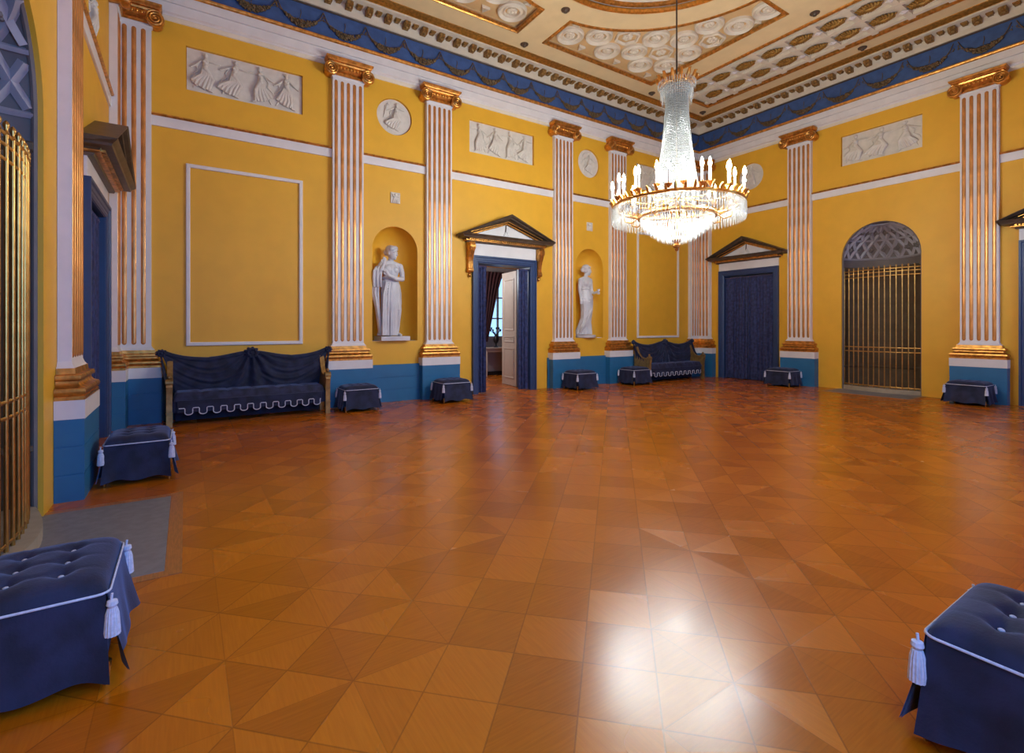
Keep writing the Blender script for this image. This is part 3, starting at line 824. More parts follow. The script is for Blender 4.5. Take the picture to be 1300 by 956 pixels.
# ---- room beyond the open door
BY0, BY1, BX0, BX1, BZ = D + .55, 13.3, 4.2, 9.6, 3.6
WX0, WX1, WZ0, WZ1 = 7.75, 8.75, 1.15, 3.1
b = MB()
pl = [rect(BX0, BX1, 0, BZ), rect(WX0, WX1, WZ0, WZ1)]
b.add([(u, BY1, v) for p in pl for u, v in p], tessellate_polygon([[Vector((u, v, 0)) for u, v in p] for p in pl]))
b.loft([[(u, BY1, v) for u, v in pl[1]], [(u, BY1 + .2, v) for u, v in pl[1]]], True, False)
struct(b.obj('wall_far_room', 'roomgrey', None, 0))
b = MB(); b.add([(BX0, BY0, 0), (BX0, BY1, 0), (BX0, BY1, BZ), (BX0, BY0, BZ)], [(0, 1, 2, 3)])
b.add([(BX1, BY0, 0), (BX1, BY1, 0), (BX1, BY1, BZ), (BX1, BY0, BZ)], [(0, 1, 2, 3)])
pl = [rect(BX0, BX1, 0, BZ), [(DX-DHW, 0), (DX+DHW, 0), (DX+DHW, DZ), (DX-DHW, DZ)]]
for x0, x1, z0, z1 in ((BX0, DX-DHW, 0, BZ), (DX+DHW, BX1, 0, BZ), (DX-DHW, DX+DHW, DZ, BZ)):
    b.add([(x0, BY0, z0), (x1, BY0, z0), (x1, BY0, z1), (x0, BY0, z1)], [(0, 1, 2, 3)])
struct(b.obj('wall_side_room', 'roomgrey', None, 0))
struct(MB().box(BX0, BX1, BY0, BY1 + .3, BZ, BZ + .1).obj('ceiling_side_room', 'whitewarm', None, 0))
struct(MB().box(BX0, BX1, BY1 - .03, BY1, 0, .12).obj('baseboard_side_room', 'dark', None, 0))
t = struct(thing('window_1', mw=Matrix.Translation(((WX0+WX1)/2, BY1 + .1, 0))))
b = MB(); h = (WX1-WX0)/2
for x0, x1, z0, z1 in ((-h, -h+.06, WZ0, WZ1), (h-.06, h, WZ0, WZ1), (-h, h, WZ0, WZ0+.06), (-h, h, WZ1-.06, WZ1), (-.03, .03, WZ0, WZ1), (-h, h, 1.75, 1.79), (-h, h, 2.4, 2.44)):
    b.box(x0, x1, -.025, .025, z0, z1)
b.obj('window_frame', 'doorwhite', t, 0)
MB().box(-h, h, -.003, .003, WZ0, WZ1).obj('pane', 'glass', t, 0)
# open white door leaf
t = thing('open_door_leaf', 'open white panelled door leaf standing beyond the doorway', 'door leaf', Matrix.Translation((DX + DHW + .02, BY0 + .04, .01)) @ Matrix.Rotation(R(84), 4, 'Z'))
b = MB().box(0, .80, -.02, .02, 0, 2.9)
b.obj('leaf', 'doorwhite', t, 0)
for z0, z1 in ((.18, .95), (1.1, 1.25), (1.4, 2.72)):
    pb = MB(); pr = [(0, .02), (0, .032), (.02, .034), (.05, .022), (.06, .024), (.06, .028)]
    rings = [[(.12 + a, y, z0 + a), (.68 - a, y, z0 + a), (.68 - a, y, z1 - a), (.12 + a, y, z1 - a)] for a, y in pr]
    pb.loft(rings, True, False); pb.add(rings[-1], [(0, 1, 2, 3)]); pb.obj('raised_panel', 'doorwhite', t, 20)
# dark red curtain
def redc(u, v):
    x0, x1 = 7.42, 8.34
    xr = x1 - .62*max(0, 1 - v)**.8*(1 if v < 1 else 0)
    x = x0 + (xr - x0)*u
    return (x, BY1 - .18 + .035*math.sin(u*2*PI*7 + 2*v), 1.05 + 2.15*v)
rc = MB().grid(redc, 70, 16).obj('red_curtain', 'redcurtain', None, 60)
tag(rc, 'dark red curtain swept to the left of the window in the room beyond', 'curtain')
# console table with dark ornament below the window
t = thing('console_table', 'pale console table below the window in the room beyond the doorway', 'table', Matrix.Translation((8.0, BY1 - .25, 0)))
MB().bbox(-.5, .5, -.2, .2, .84, .88, .006).obj('table_top', 'doorwhite', t, 0)
MB().box(-.46, .46, -.16, .18, .74, .84).obj('apron', 'doorwhite', t, 0)
for x in (-.43, .43):
    for y in (-.14, .15): MB().tube([(x, y, 0), (x*.98, y, .4), (x, y, .76)], [.018, .026, .03], 8).obj('leg', 'doorwhite', t, 40)
b = MB().lathe([(.07, 0), (.075, .02), (.03, .05), (.025, .1), (.07, .16), (.09, .24), (.06, .32), (.05, .36)], 16)
for k in range(7):
    a = k*2*PI/7 + .3; l = .16 + .05*(k % 3)
    b.tube([(0, 0, .33), (.5*l*math.cos(a), .3*l*math.sin(a), .45), (l*math.cos(a), .5*l*math.sin(a), .5 + .06*(k % 2))], [.012, .012, .006], 6)
    b.sph((l*math.cos(a), .5*l*math.sin(a), .52 + .06*(k % 2)), .03, .03, .04, 8, 6)
o = b.obj('dark_ornament', 'dark'); o.location = (7.98, BY1 - .25, .88)
tag(o, 'dark branched ornament on the pale table beyond the open doorway', 'ornament')

# ================================================================= FIGURES
def remesh(b, name, voxel, smooth_it=3, m='marble', parent=None):
    me = b.mesh(name, 0)
    o = bpy.data.objects.new(name, me); COL.objects.link(o)
    r = o.modifiers.new('r', 'REMESH'); r.mode = 'VOXEL'; r.voxel_size = voxel
    s_ = o.modifiers.new('s', 'SMOOTH'); s_.iterations = smooth_it; s_.factor = .5
    dg = bpy.context.evaluated_depsgraph_get()
    me2 = bpy.data.meshes.new_from_object(o.evaluated_get(dg)); me2.name = name
    bpy.data.objects.remove(o); bpy.data.meshes.remove(me)
    me2.shade_smooth(); me2.materials.clear(); me2.materials.append(M[m])
    return me2
def limb(b, pts, rs, n=12):
    b.tube(pts, rs, n)
    for p, r in zip(pts, rs): b.sph(p, r*.99, None, None, 12, 8)
def cloth(b, secs, nf, amp, n=72, ph=0):
    """secs: (cx, cy, z, rx, ry, fold strength)"""
    rings = []
    for cx_, cy_, z, rx, ry, fs in secs:
        ring = []
        for k in range(n):
            a = 2*PI*k/n
            q = 1 + amp*fs*(math.sin(nf*a + ph + .6*math.sin(2*a + z)) + .5*math.sin(nf*1.7*a + 1.3 + ph))
            ring.append((cx_ + rx*q*math.cos(a), cy_ + ry*q*math.sin(a), z))
        rings.append(ring)
    b.loft(rings)
def head(b, c, s_, yaw, tilt=0, helmet=False):
    mt = Matrix.Rotation(yaw, 3, 'Z') @ Matrix.Rotation(tilt, 3, 'X')
    C = Vector(c)
    def e(off, rx, ry, rz): b.sph(C + mt @ (Vector(off)*s_), rx*s_, ry*s_, rz*s_, 14, 10, mt)
    e((0, .01, .02), .078, .095, .105); e((0, -.028, -.045), .058, .066, .075)      # skull, jaw
    e((0, -.022, -.02), .066, .084, .098)                                             # face oval
    e((0, -.082, -.092), .022, .018, .018)                                             # chin
    def tb(pts, rs): b.tube([C + mt @ (Vector(p)*s_) for p in pts], [r*s_ for r in rs], 8)
    tb([(0, -.098, .022), (0, -.110, -.004), (0, -.120, -.026), (0, -.098, -.036)], [.007, .009, .013, .006])   # nose
    tb([(-.026, -.090, -.058), (0, -.103, -.056), (.026, -.090, -.058)], [.004, .008, .004])                     # lips
    tb([(-.020, -.090, -.068), (0, -.100, -.069), (.020, -.090, -.068)], [.004, .008, .004])
    for x in (-1, 1):
        tb([(x*.010, -.100, .022), (x*.032, -.094, .030), (x*.056, -.070, .022)], [.005, .008, .005])          # brow
        e((x*.030, -.088, .006), .013, .010, .008)                                     # eye
        e((x*.074, .01, -.01), .011, .02, .03)                                         # ear
    # hair
    e((0, .025, .055), .09, .105, .085); e((0, .11, .0), .055, .05, .055)
    for k in range(9):
        a = PI*(.08 + .84*k/8); e((.085*math.cos(a), -.045*math.sin(a) - .015, .06 + .02*math.sin(a)), .026, .028, .024)
    if helmet:
        e((0, -.015, .10), .085, .085, .035); e((0, -.055, .105), .055, .03, .03)
def hand(b, wrist, direction, up, s_=1, curl=.5):
    d = Vector(direction).normalized(); u = Vector(up); u = (u - d*u.dot(d)).normalized(); sd = d.cross(u)
    w = Vector(wrist)
    limb(b, [w, w + d*.05*s_, w + d*.085*s_], [.024*s_, .034*s_, .032*s_])
    for k in range(4):
        o = (k - 1.5)*.019*s_; ln = (.075, .085, .08, .062)[k]*s_
        p0 = w + d*.085*s_ + sd*o; p1 = p0 + d*ln*.5 - u*ln*.12*curl; p2 = p1 + d*ln*.4 - u*ln*.45*curl
        limb(b, [p0, p1, p2], [.0105*s_, .0095*s_, .008*s_], 8)
    p0 = w + d*.03*s_ - sd*.03*s_; limb(b, [p0, p0 + d*.03*s_ - sd*.025*s_, p0 + d*.065*s_ - sd*.02*s_ - u*.015], [.013*s_, .012*s_, .01*s_], 8)

# ---- statue in the left niche: arms crossed before her, cloth over her right forearm
def statue_left():
    b = MB()
    z = lambda v: v
    # legs
    limb(b, [(-.07, .02, .92), (-.06, .0, .50), (-.055, .03, .08)], [.095, .065, .042])
    limb(b, [(.08, .0, .92), (.125, -.085, .52), (.135, .01, .10)], [.10, .068, .042])
    for x, y in ((-.06, -.04), (.145, -.06)): limb(b, [(x, y + .07, .045), (x + .005, y, .035), (x + .015, y - .08, .022)], [.04, .036, .026])
    # gown
    cloth(b, [(-.01, .0, 1.08, .165, .115, .2), (-.0, .0, .98, .19, .13, .35), (.005, -.01, .85, .20, .14, .5), (.01, -.01, .65, .195, .14, .9), (.0, .0, .45, .185, .135, 1.2), (-.025, .01, .25, .18, .13, 1.5), (-.04, .015, .08, .19, .14, 1.8), (-.045, .015, .015, .20, .15, 1.9)], 13, .06)
    for x, w_ in ((.0, .03), (.035, .028), (.07, .022), (-.03, .024), (-.10, .02), (-.15, .022), (-.19, .022)):
        b.tube([(x*.7 + .01, -.125, 1.05), (x + .01, -.135, .8), (x, -.14, .45), (x - .01, -.155, .02)], [w_*.6, w_*.8, w_, w_*1.2], 8)
    # torso
    b.sph((0, 0, 1.10), .16, .11, .16); b.sph((.0, .0, 1.27), .165, .115, .17)
    for x in (-.075, .075): b.sph((x, -.066, 1.295), .078, .056, .072)
    b.tube([(-.17, -.02, 1.13), (0, -.13, 1.10), (.17, -.02, 1.14)], .018, 8)
    limb(b, [(-.17, .01, 1.40), (0, .01, 1.43), (.17, .01, 1.38)], [.06, .07, .06])
    limb(b, [(0, .01, 1.42), (.01, -.0, 1.52)], [.06, .052])
    head(b, (.02, -.015, 1.625), 1.12, R(38), R(8), True)
    # her left arm (right in view): down and folded across
    limb(b, [(.19, .0, 1.38), (.225, -.02, 1.24), (.215, -.07, 1.12)], [.058, .052, .047])
    limb(b, [(.215, -.07, 1.12), (.05, -.19, 1.11), (-.10, -.20, 1.17)], [.047, .042, .032])
    hand(b, (-.10, -.20, 1.17), (-.6, -.05, .8), (0, -1, 0), 1.0, .4)
    # her right arm: raised to hold the cloth
    limb(b, [(-.19, .0, 1.38), (-.27, -.03, 1.25), (-.30, -.10, 1.16)], [.056, .05, .045])
    limb(b, [(-.30, -.10, 1.16), (-.24, -.17, 1.27), (-.20, -.19, 1.36)], [.045, .038, .03])
    hand(b, (-.20, -.19, 1.36), (.2, -.05, .9), (0, -1, 0), 1.0, .9)
    return remesh(b, 'draped_figure', .0075, 1)
def cloth_left():
    b = MB()
    for k in range(5):
        x = -.235 - .034*k; yy = -.15 + .035*(k % 2)
        b.tube([(x + .05, -.08, 1.30), (x + .03, yy, 1.37 - .02*k), (x, yy - .01, 1.28 - .01*k), (x - .005, yy, 1.12), (x + .01, yy + .03, .94)], [.014, .022, .024, .024, .018], 8)
    for k in range(4):
        x = -.25 - .034*k; yy = -.07 + .035*(k % 2)
        b.tube([(x, -.09, 1.12), (x - .015, yy, .85), (x + .02*k, yy + .01, .55), (x + .06 + .022*k, yy, .05)], [.016, .02, .022, .024], 8)
    b.sph((-.30, -.10, 1.22), .06, .04, .13)
    return remesh(b, 'hanging_cloth', .0075, 1)
def statue_right():
    b = MB()
    limb(b, [(-.03, .0, .92), (-.03, -.02, .5), (-.05, .02, .06)], [.10, .07, .045])
    limb(b, [(.04, -.03, .92), (.05, -.09, .5), (.03, -.03, .06)], [.10, .07, .045])
    cloth(b, [(.0, .0, 1.12, .145, .12, .2), (.01, .0, 1.0, .175, .14, .4), (.02, -.01, .85, .185, .15, .5), (.03, -.01, .62, .165, .14, .6), (.01, .0, .42, .15, .13, .8), (-.03, .0, .28, .17, .14, 1.2), (-.06, .02, .12, .20, .16, 1.6), (-.07, .02, .015, .22, .17, 1.8)], 12, .04, ph=1)
    for k in range(6):                 # diagonal sweep of cloth to the trailing hem
        b.tube([(.13 - .02*k, -.12, .82 - .04*k), (.06 - .03*k, -.155, .6 - .05*k), (-.08 - .03*k, -.15, .30 - .02*k), (-.2 - .008*k, -.08, .08)], [.014, .018, .022, .022], 8)
    for k in range(5):
        x = -.07 + .034*k
        b.tube([(x, -.10, .50), (x, -.135, .24), (x + .005, -.145, .015)], [.004, .016, .022], 8)
    b.tube([(-.16, -.05, .92), (.0, -.15, .88), (.17, -.06, .98)], .03, 8); b.tube([(-.15, -.05, .88), (.0, -.15, .83), (.17, -.06, .94)], .022, 8)
    b.sph((0, 0, 1.13), .14, .11, .15); b.sph((.0, .0, 1.28), .15, .115, .15)
    for x in (-.05, .085): b.sph((x, -.068, 1.295), .076, .06, .07)
    b.tube([(-.15, -.03, 1.17), (.0, -.13, 1.15), (.15, -.03, 1.18)], .016, 8)
    limb(b, [(-.15, .01, 1.39), (0, .01, 1.44), (.15, .0, 1.39)], [.058, .066, .056])
    limb(b, [(0, .01, 1.42), (.015, .0, 1.53)], [.056, .05])
    head(b, (.035, -.005, 1.635), 1.08, R(72), R(6))
    limb(b, [(-.175, .01, 1.38), (-.205, -.0, 1.15), (-.19, -.03, .93)], [.055, .047, .033])
    hand(b, (-.19, -.03, .93), (.05, -.1, -1), (0, -1, 0), 1, .3)
    limb(b, [(.165, -.0, 1.38), (.185, -.0, 1.24), (.175, -.03, 1.12)], [.053, .047, .042])
    limb(b, [(.175, -.03, 1.12), (.165, -.12, 1.06), (.15, -.19, 1.06)], [.042, .036, .028])
    hand(b, (.15, -.19, 1.06), (.0, -.8, .15), (0, 0, 1), 1, .9)
    return remesh(b, 'draped_figure', .0075, 1)
t = thing('statue', 'grey marble statue with crossed arms and cloth at her side, in the left niche', 'statue', wallm('back', NX1 - .06, .12, NZ0 + .004))
bb_ = MB().bbox(-.27, .33, -.24, .24, 0, .09, .006); bb_.obj('plinth', 'marble', t, 20)
o = newobj('draped_figure', statue_left(), None, t); o.location = (0, 0, .088); o.scale = (1.06, 1, 1.045)
o2 = newobj('hanging_cloth', cloth_left(), None, t); o2.location = (0, 0, .088); o2.scale = (1.06, 1, 1.045)
t = thing('statue', 'pale marble statue with one arm lowered, in the niche right of the doorway', 'statue', wallm('back', NX2 - .03, .14, NZ0 + .004))
MB().lathe([(.27, 0), (.28, .02), (.28, .06), (.27, .07)], 32).obj('plinth', 'marble', t, 30)
o = newobj('draped_figure', statue_right(), None, t); o.location = (0.02, 0, .068); o.scale = (1.03, 1, 1.04)
b = MB().lathe([(.03, 0), (.035, .01), (.012, .03), (.012, .06), (.04, .10), (.045, .13)], 12, (.17, -.33, 1.13)); b.obj('small_cup', 'marble', t, 40)

# ---- reliefs
def dancer(seed, sgn):
    r = random.Random(seed); b = MB(); Hh = .68
    def p(x, z, y=0): return (x*Hh*sgn, y*Hh, z*Hh)
    lean = r.uniform(-.04, .05)
    hx = lean + .01
    mt = Matrix.Rotation(r.uniform(-.8, .8), 3, 'Z')
    b.sph(p(hx, .935, -.03), .05*Hh, .05*Hh, .065*Hh); b.sph(p(hx - .05, .95, -.02), .035*Hh, .03*Hh, .03*Hh); b.sph(p(hx + .045, .925, -.04), .013*Hh, .013*Hh, .018*Hh)
    limb(b, [p(hx, .88, -.01), p(lean*.8, .84, -.01)], [.026*Hh]*2)
    limb(b, [p(lean*.7, .79, -.02), p(lean*.3, .68, -.03), p(0, .57, -.03)], [.075*Hh, .062*Hh, .08*Hh])
    for x in (-.035, .04): b.sph(p(lean*.6 + x, .765, -.075), .032*Hh, .028*Hh, .03*Hh)
    b.tube([p(-.065 + lean*.3, .665, -.06), p(lean*.3, .655, -.10), p(.075 + lean*.3, .675, -.06)], .014*Hh, 6)
    # legs
    kx = r.uniform(.10, .17); fx = r.uniform(.02, .16)
    limb(b, [p(.03, .54, -.03), p(kx, .33, -.06), p(fx, .06, -.03)], [.075*Hh, .05*Hh, .028*Hh])
    limb(b, [p(fx, .05, -.03), p(fx + .075, .02, -.05)], [.026*Hh, .018*Hh])
    limb(b, [p(-.03, .54, -.01), p(-.10, .32, -.02), p(-.23, .15, -.0)], [.07*Hh, .048*Hh, .028*Hh])
    limb(b, [p(-.23, .14, .0), p(-.27, .07, -.01)], [.024*Hh, .018*Hh])
    # streaming gown
    nfold = 10
    for k in range(nfold):
        t_ = k/(nfold - 1)
        ex = fx - .02 - .40*t_; ez = .05 + .16*t_*t_ + r.uniform(-.02, .03)
        b.tube([p(.06 - .12*t_, .60, -.05), p(kx*.9 - .24*t_, .40, -.08), p(ex + .05, .2 + .06*t_, -.05), p(ex, ez, -.03 - .02*(k % 2))], [(.018, .026)[k % 2]*Hh, (.02, .034)[k % 2]*Hh, (.022, .04)[k % 2]*Hh, .022*Hh], 6)
    cloth_pts = [p(.05, .55), p(kx, .35), p(fx + .02, .14), p(-.2, .18), p(-.12, .40), p(-.07, .56)]
    b.prism([(q[0], q[2]) for q in cloth_pts], -.035*Hh, .0)
    # arms
    s1 = r.uniform(-.05, .12)
    limb(b, [p(lean*.7 + .075, .81, -.02), p(.20, .72 + s1, -.04), p(.31, .66 + s1*1.7, -.03)], [.028*Hh, .024*Hh, .017*Hh])
    b.sph(p(.335, .655 + s1*1.8, -.03), .02*Hh, .016*Hh, .022*Hh)
    s2 = r.uniform(-.06, .1)
    limb(b, [p(lean*.7 - .075, .81, -.02), p(-.19, .72 + s2, -.04), p(-.30, .66 + s2*1.4, -.03)], [.028*Hh, .024*Hh, .017*Hh])
    b.sph(p(-.325, .655 + s2*1.5, -.03), .02*Hh, .016*Hh, .022*Hh)
    # scarf
    b.tube([p(-.08, .80, -.02), p(-.20, .62, -.01), p(-.17, .5, -.02), p(-.30, .40, -.0), p(-.33, .30, -.01)], [.012*Hh, .022*Hh, .018*Hh, .022*Hh, .01*Hh], 6)
    b.v = [(x, y*1.25 if y < 0 else min(y, .001), z) for x, y, z in b.v]
    return remesh(b, 'dancing_figure', .0062, 1, 'relief')
DM = [dancer(11, 1), dancer(23, 1), dancer(37, -1), dancer(41, 1), dancer(53, -1)]
rl = ['long white relief of four dancing women above the large blue sofa', 'white relief of four dancing women above the open doorway pediment',
      'white relief panel half hidden behind the left candles of the chandelier', 'wide white relief of three dancing women above the arched brass grille']
for (wl, uc, hw), lb_ in zip(reliefs, rl):
    t = thing('relief_panel', lb_, 'relief', wallm(wl, uc, .066, (relz[0] + relz[1])/2), 'wall reliefs of dancers')
    MB().box(-hw + .01, hw - .01, -.012, 0, -.356, .356).obj('backing_slab', 'relief', t, 0)
    n = 3 if wl == 'right' else 4
    for k in range(n):
        x = (-hw + (2*hw)*(k + .5)/n)*.93
        o = newobj('dancing_figure', DM[(k + (2 if uc > 5 else 0)) % 5], None, t); o.location = (x, -.012, -.325); o.scale = ((.92 if n == 4 else 1.16), 1, .95)
ml = ['round white relief of a winged dancer above the left statue niche', 'round white relief above the statue niche right of the doorway',
      'round relief on the right wall, half hidden behind the right candles of the chandelier', 'round relief high above the left door, cut by the pilaster']
for (wl, uc, z, r_), lb_ in zip(medals, ml):
    t = thing('round_relief', lb_, 'relief', wallm(wl, uc, .056, z), 'round wall reliefs')
    MB().lathe([(0.0, 0), (r_*.97, 0), (r_*.97, .012), (.0, .014)], 40).obj('backing_disc', 'relief', t, 0).rotation_euler = (PI/2, 0, 0)
    o = newobj('dancing_figure', DM[1 if uc < 5 else 3], None, t); o.location = (.02, -.012, -.28); o.scale = (.82, 1, .84)
    wb = MB()
    for s_ in (-1,):
        for k in range(5): wb.tube([(-.03, -.02, .17), (-.13 - .012*k, -.03, .24 - .03*k), (-.2 - .005*k, -.015, .18 - .055*k)], [.016, .024, .01], 6)
    wb.obj('wing', 'relief', t, 50)
for uc, lb_ in ((3.555, 'tiny square plaster plaque above the left statue niche'), (8.81, 'tiny square plaster plaque above the niche right of the doorway')):
    t = thing('small_plaque', lb_, 'plaque', wallm('back', uc, -.003, 4.12), 'tiny square plaques')
    MB().bbox(-.10, .10, -.02, 0, -.11, .11, .006).obj('plate', 'relief', t, 0)
    b = MB().sph((.0, -.025, .04), .04, .03, .045, 10, 8)
    for k in range(5): b.tube([(-.06 + .03*k, -.02, -.1), (-.04 + .02*k, -.035, -.04), (-.02 + .01*k, -.03, .01)], .014, 6)
    for s_ in (-1, 1): b.tube([(0, -.03, .02), (s_*.05, -.035, .03), (s_*.075, -.03, .08)], [.02, .02, .012], 6)
    b.obj('carved_mask', 'relief', t, 50)

# ================================================================= OTTOMANS
def ottoman_proto():
    t = thing('ottoman'); w, d = .29, .25; zc = .385
    # upholstered box with flared skirt of four panels parting at the corners
    sk = MB()
    def panel(ax, sg, hw, off):
        def f(u, v):
            a = -1 + 2*u; zz = .05 + (zc - .05)*v
            fl_ = (1 - v)**1.3
            x = a*(hw + .02*fl_)
            o_ = off + .006 + .045*fl_ + .012*fl_*math.sin(a*9 + sg) + .01*math.sin(a*PI*2.5 + 2)*fl_ + (.02*fl_*(abs(a)**6))
            zz += -.012*fl_*math.cos(a*6)
            return (x, sg*o_, zz) if ax == 'y' else (sg*o_, x, zz)
        sk.grid(f, 28, 10)
        sk.grid(lambda u, v: tuple(c*(.985 if i < 2 else 1) for i, c in enumerate(f(u, v))), 28, 10)
    for sg in (-1, 1): panel('y', sg, w, d); panel('x', sg, d, w)
    sk.obj('skirt', 'navydark', t, 60)
    MB().box(-w + .008, w - .008, -d + .008, d - .008, .06, zc).obj('box_frame', 'navydark', t, 0)
    bu = [(x, y) for x in (-.145, .0, .145) for y in (-.085, .085)]
    def top(u, v):
        a, c = -1 + 2*u, -1 + 2*v
        ex = 1 - abs(a)**6; ey = 1 - abs(c)**6
        h = .075*(max(0, ex)**.45)*(max(0, ey)**.45)
        x, y = a*w*1.01, c*d*1.01
        for bx_, by_ in bu:
            dd = math.hypot(x - bx_, y - by_); h -= .030*math.exp(-(dd/.035)**2)
        # creases between the buttons
        for x0 in (-.145, 0, .145): h -= .008*math.exp(-((x - x0)/.012)**2)*(1 - abs(c))
        for y0 in (-.085, .085): h -= .008*math.exp(-((y - y0)/.012)**2)*(1 - abs(a)*.8)
        return (x, y, zc + h)
    MB().grid(top, 48, 42).obj('tufted_cushion', 'navydark', t, 60)
    bt = MB().sph((0, 0, 0), .011, .011, .006, 8, 5).mesh('button', 60); bt.materials.append(M['cord'])
    for x, y in bu:
        o = newobj('button', bt, None, t); o.location = (x, y, zc + .050)
    c = MB(); r_ = .03; pts = []
    for cx_, cy_, a0 in ((w-r_, d-r_, 0), (-w+r_, d-r_, PI/2), (-w+r_, -d+r_, PI), (w-r_, -d+r_, 1.5*PI)):
        for k in range(5): a = a0 + PI/2*k/4; pts.append((cx_ + (r_+.012)*math.cos(a), cy_ + (r_+.012)*math.sin(a), zc))
    pts.append(pts[0]); c.tube(pts, .0055, 6, False); c.obj('cord', 'cord', t, 60)
    ta = MB(); ta.tube([(0, 0, 0), (.003, .003, -.03)], .005, 6)
    ta.lathe([(.004, -.025), (.018, -.03), (.021, -.045), (.014, -.058), (.016, -.062)], 12)
    n = 30; rings = []
    for z, r0 in ((-.06, .016), (-.085, .022), (-.13, .025), (-.172, .027)):
        rings.append([((r0*(1 + .10*(k % 2)))*math.cos(2*PI*k/n), (r0*(1 + .10*(k % 2)))*math.sin(2*PI*k/n), z) for k in range(n)])
    ta.loft(rings); TM = ta.mesh('tassel', 20); TM.materials.append(M['cord'])
    lg = MB().lathe([(.008, 0), (.012, .02), (.015, .04), (.018, .07), (.02, .10)], 10).mesh('leg', 50); lg.materials.append(M['brass'])
    for sx in (-1, 1):
        for sy in (-1, 1):
            o = newobj('tassel', TM, None, t); o.location = (sx*(w + .022), sy*(d + .022), zc)
            o = newobj('leg', lg, None, t); o.location = (sx*(w - .0), sy*(d - .0), 0)
    return t
ots = [((-.53, 2.97), PI/2, 'nearest navy tufted ottoman, cut by the left edge of the picture'),
       ((2.54, .43), PI, 'navy tufted ottoman in the bottom right corner of the picture'),
       ((-.39, 6.27), PI/2, 'navy ottoman on the left, against the blue pedestal by the grey floor slab'),
       ((2.63, 9.12), 0, 'navy ottoman right of the large sofa, against the blue dado'),
       ((4.52, 9.12), 0, 'navy ottoman just left of the open doorway'),
       ((8.02, 9.20), 0, 'navy ottoman just right of the open doorway'),
       ((9.88, 9.16), 0, 'navy ottoman touching the left end of the small sofa'),
       ((12.77, 6.82), -PI/2, 'navy ottoman between the curtained door and the brass grille'),
       ((12.77, 3.20), -PI/2, 'navy ottoman below the pilaster near the right edge')]
p0 = ottoman_proto()
for i, ((x, y), a, lb_) in enumerate(ots):
    o = p0 if i == 0 else dup(p0)
    o.location = (x, y, 0); o.rotation_euler = (0, 0, a); tag(o, lb_, 'ottoman', 'navy tufted ottomans around the room')

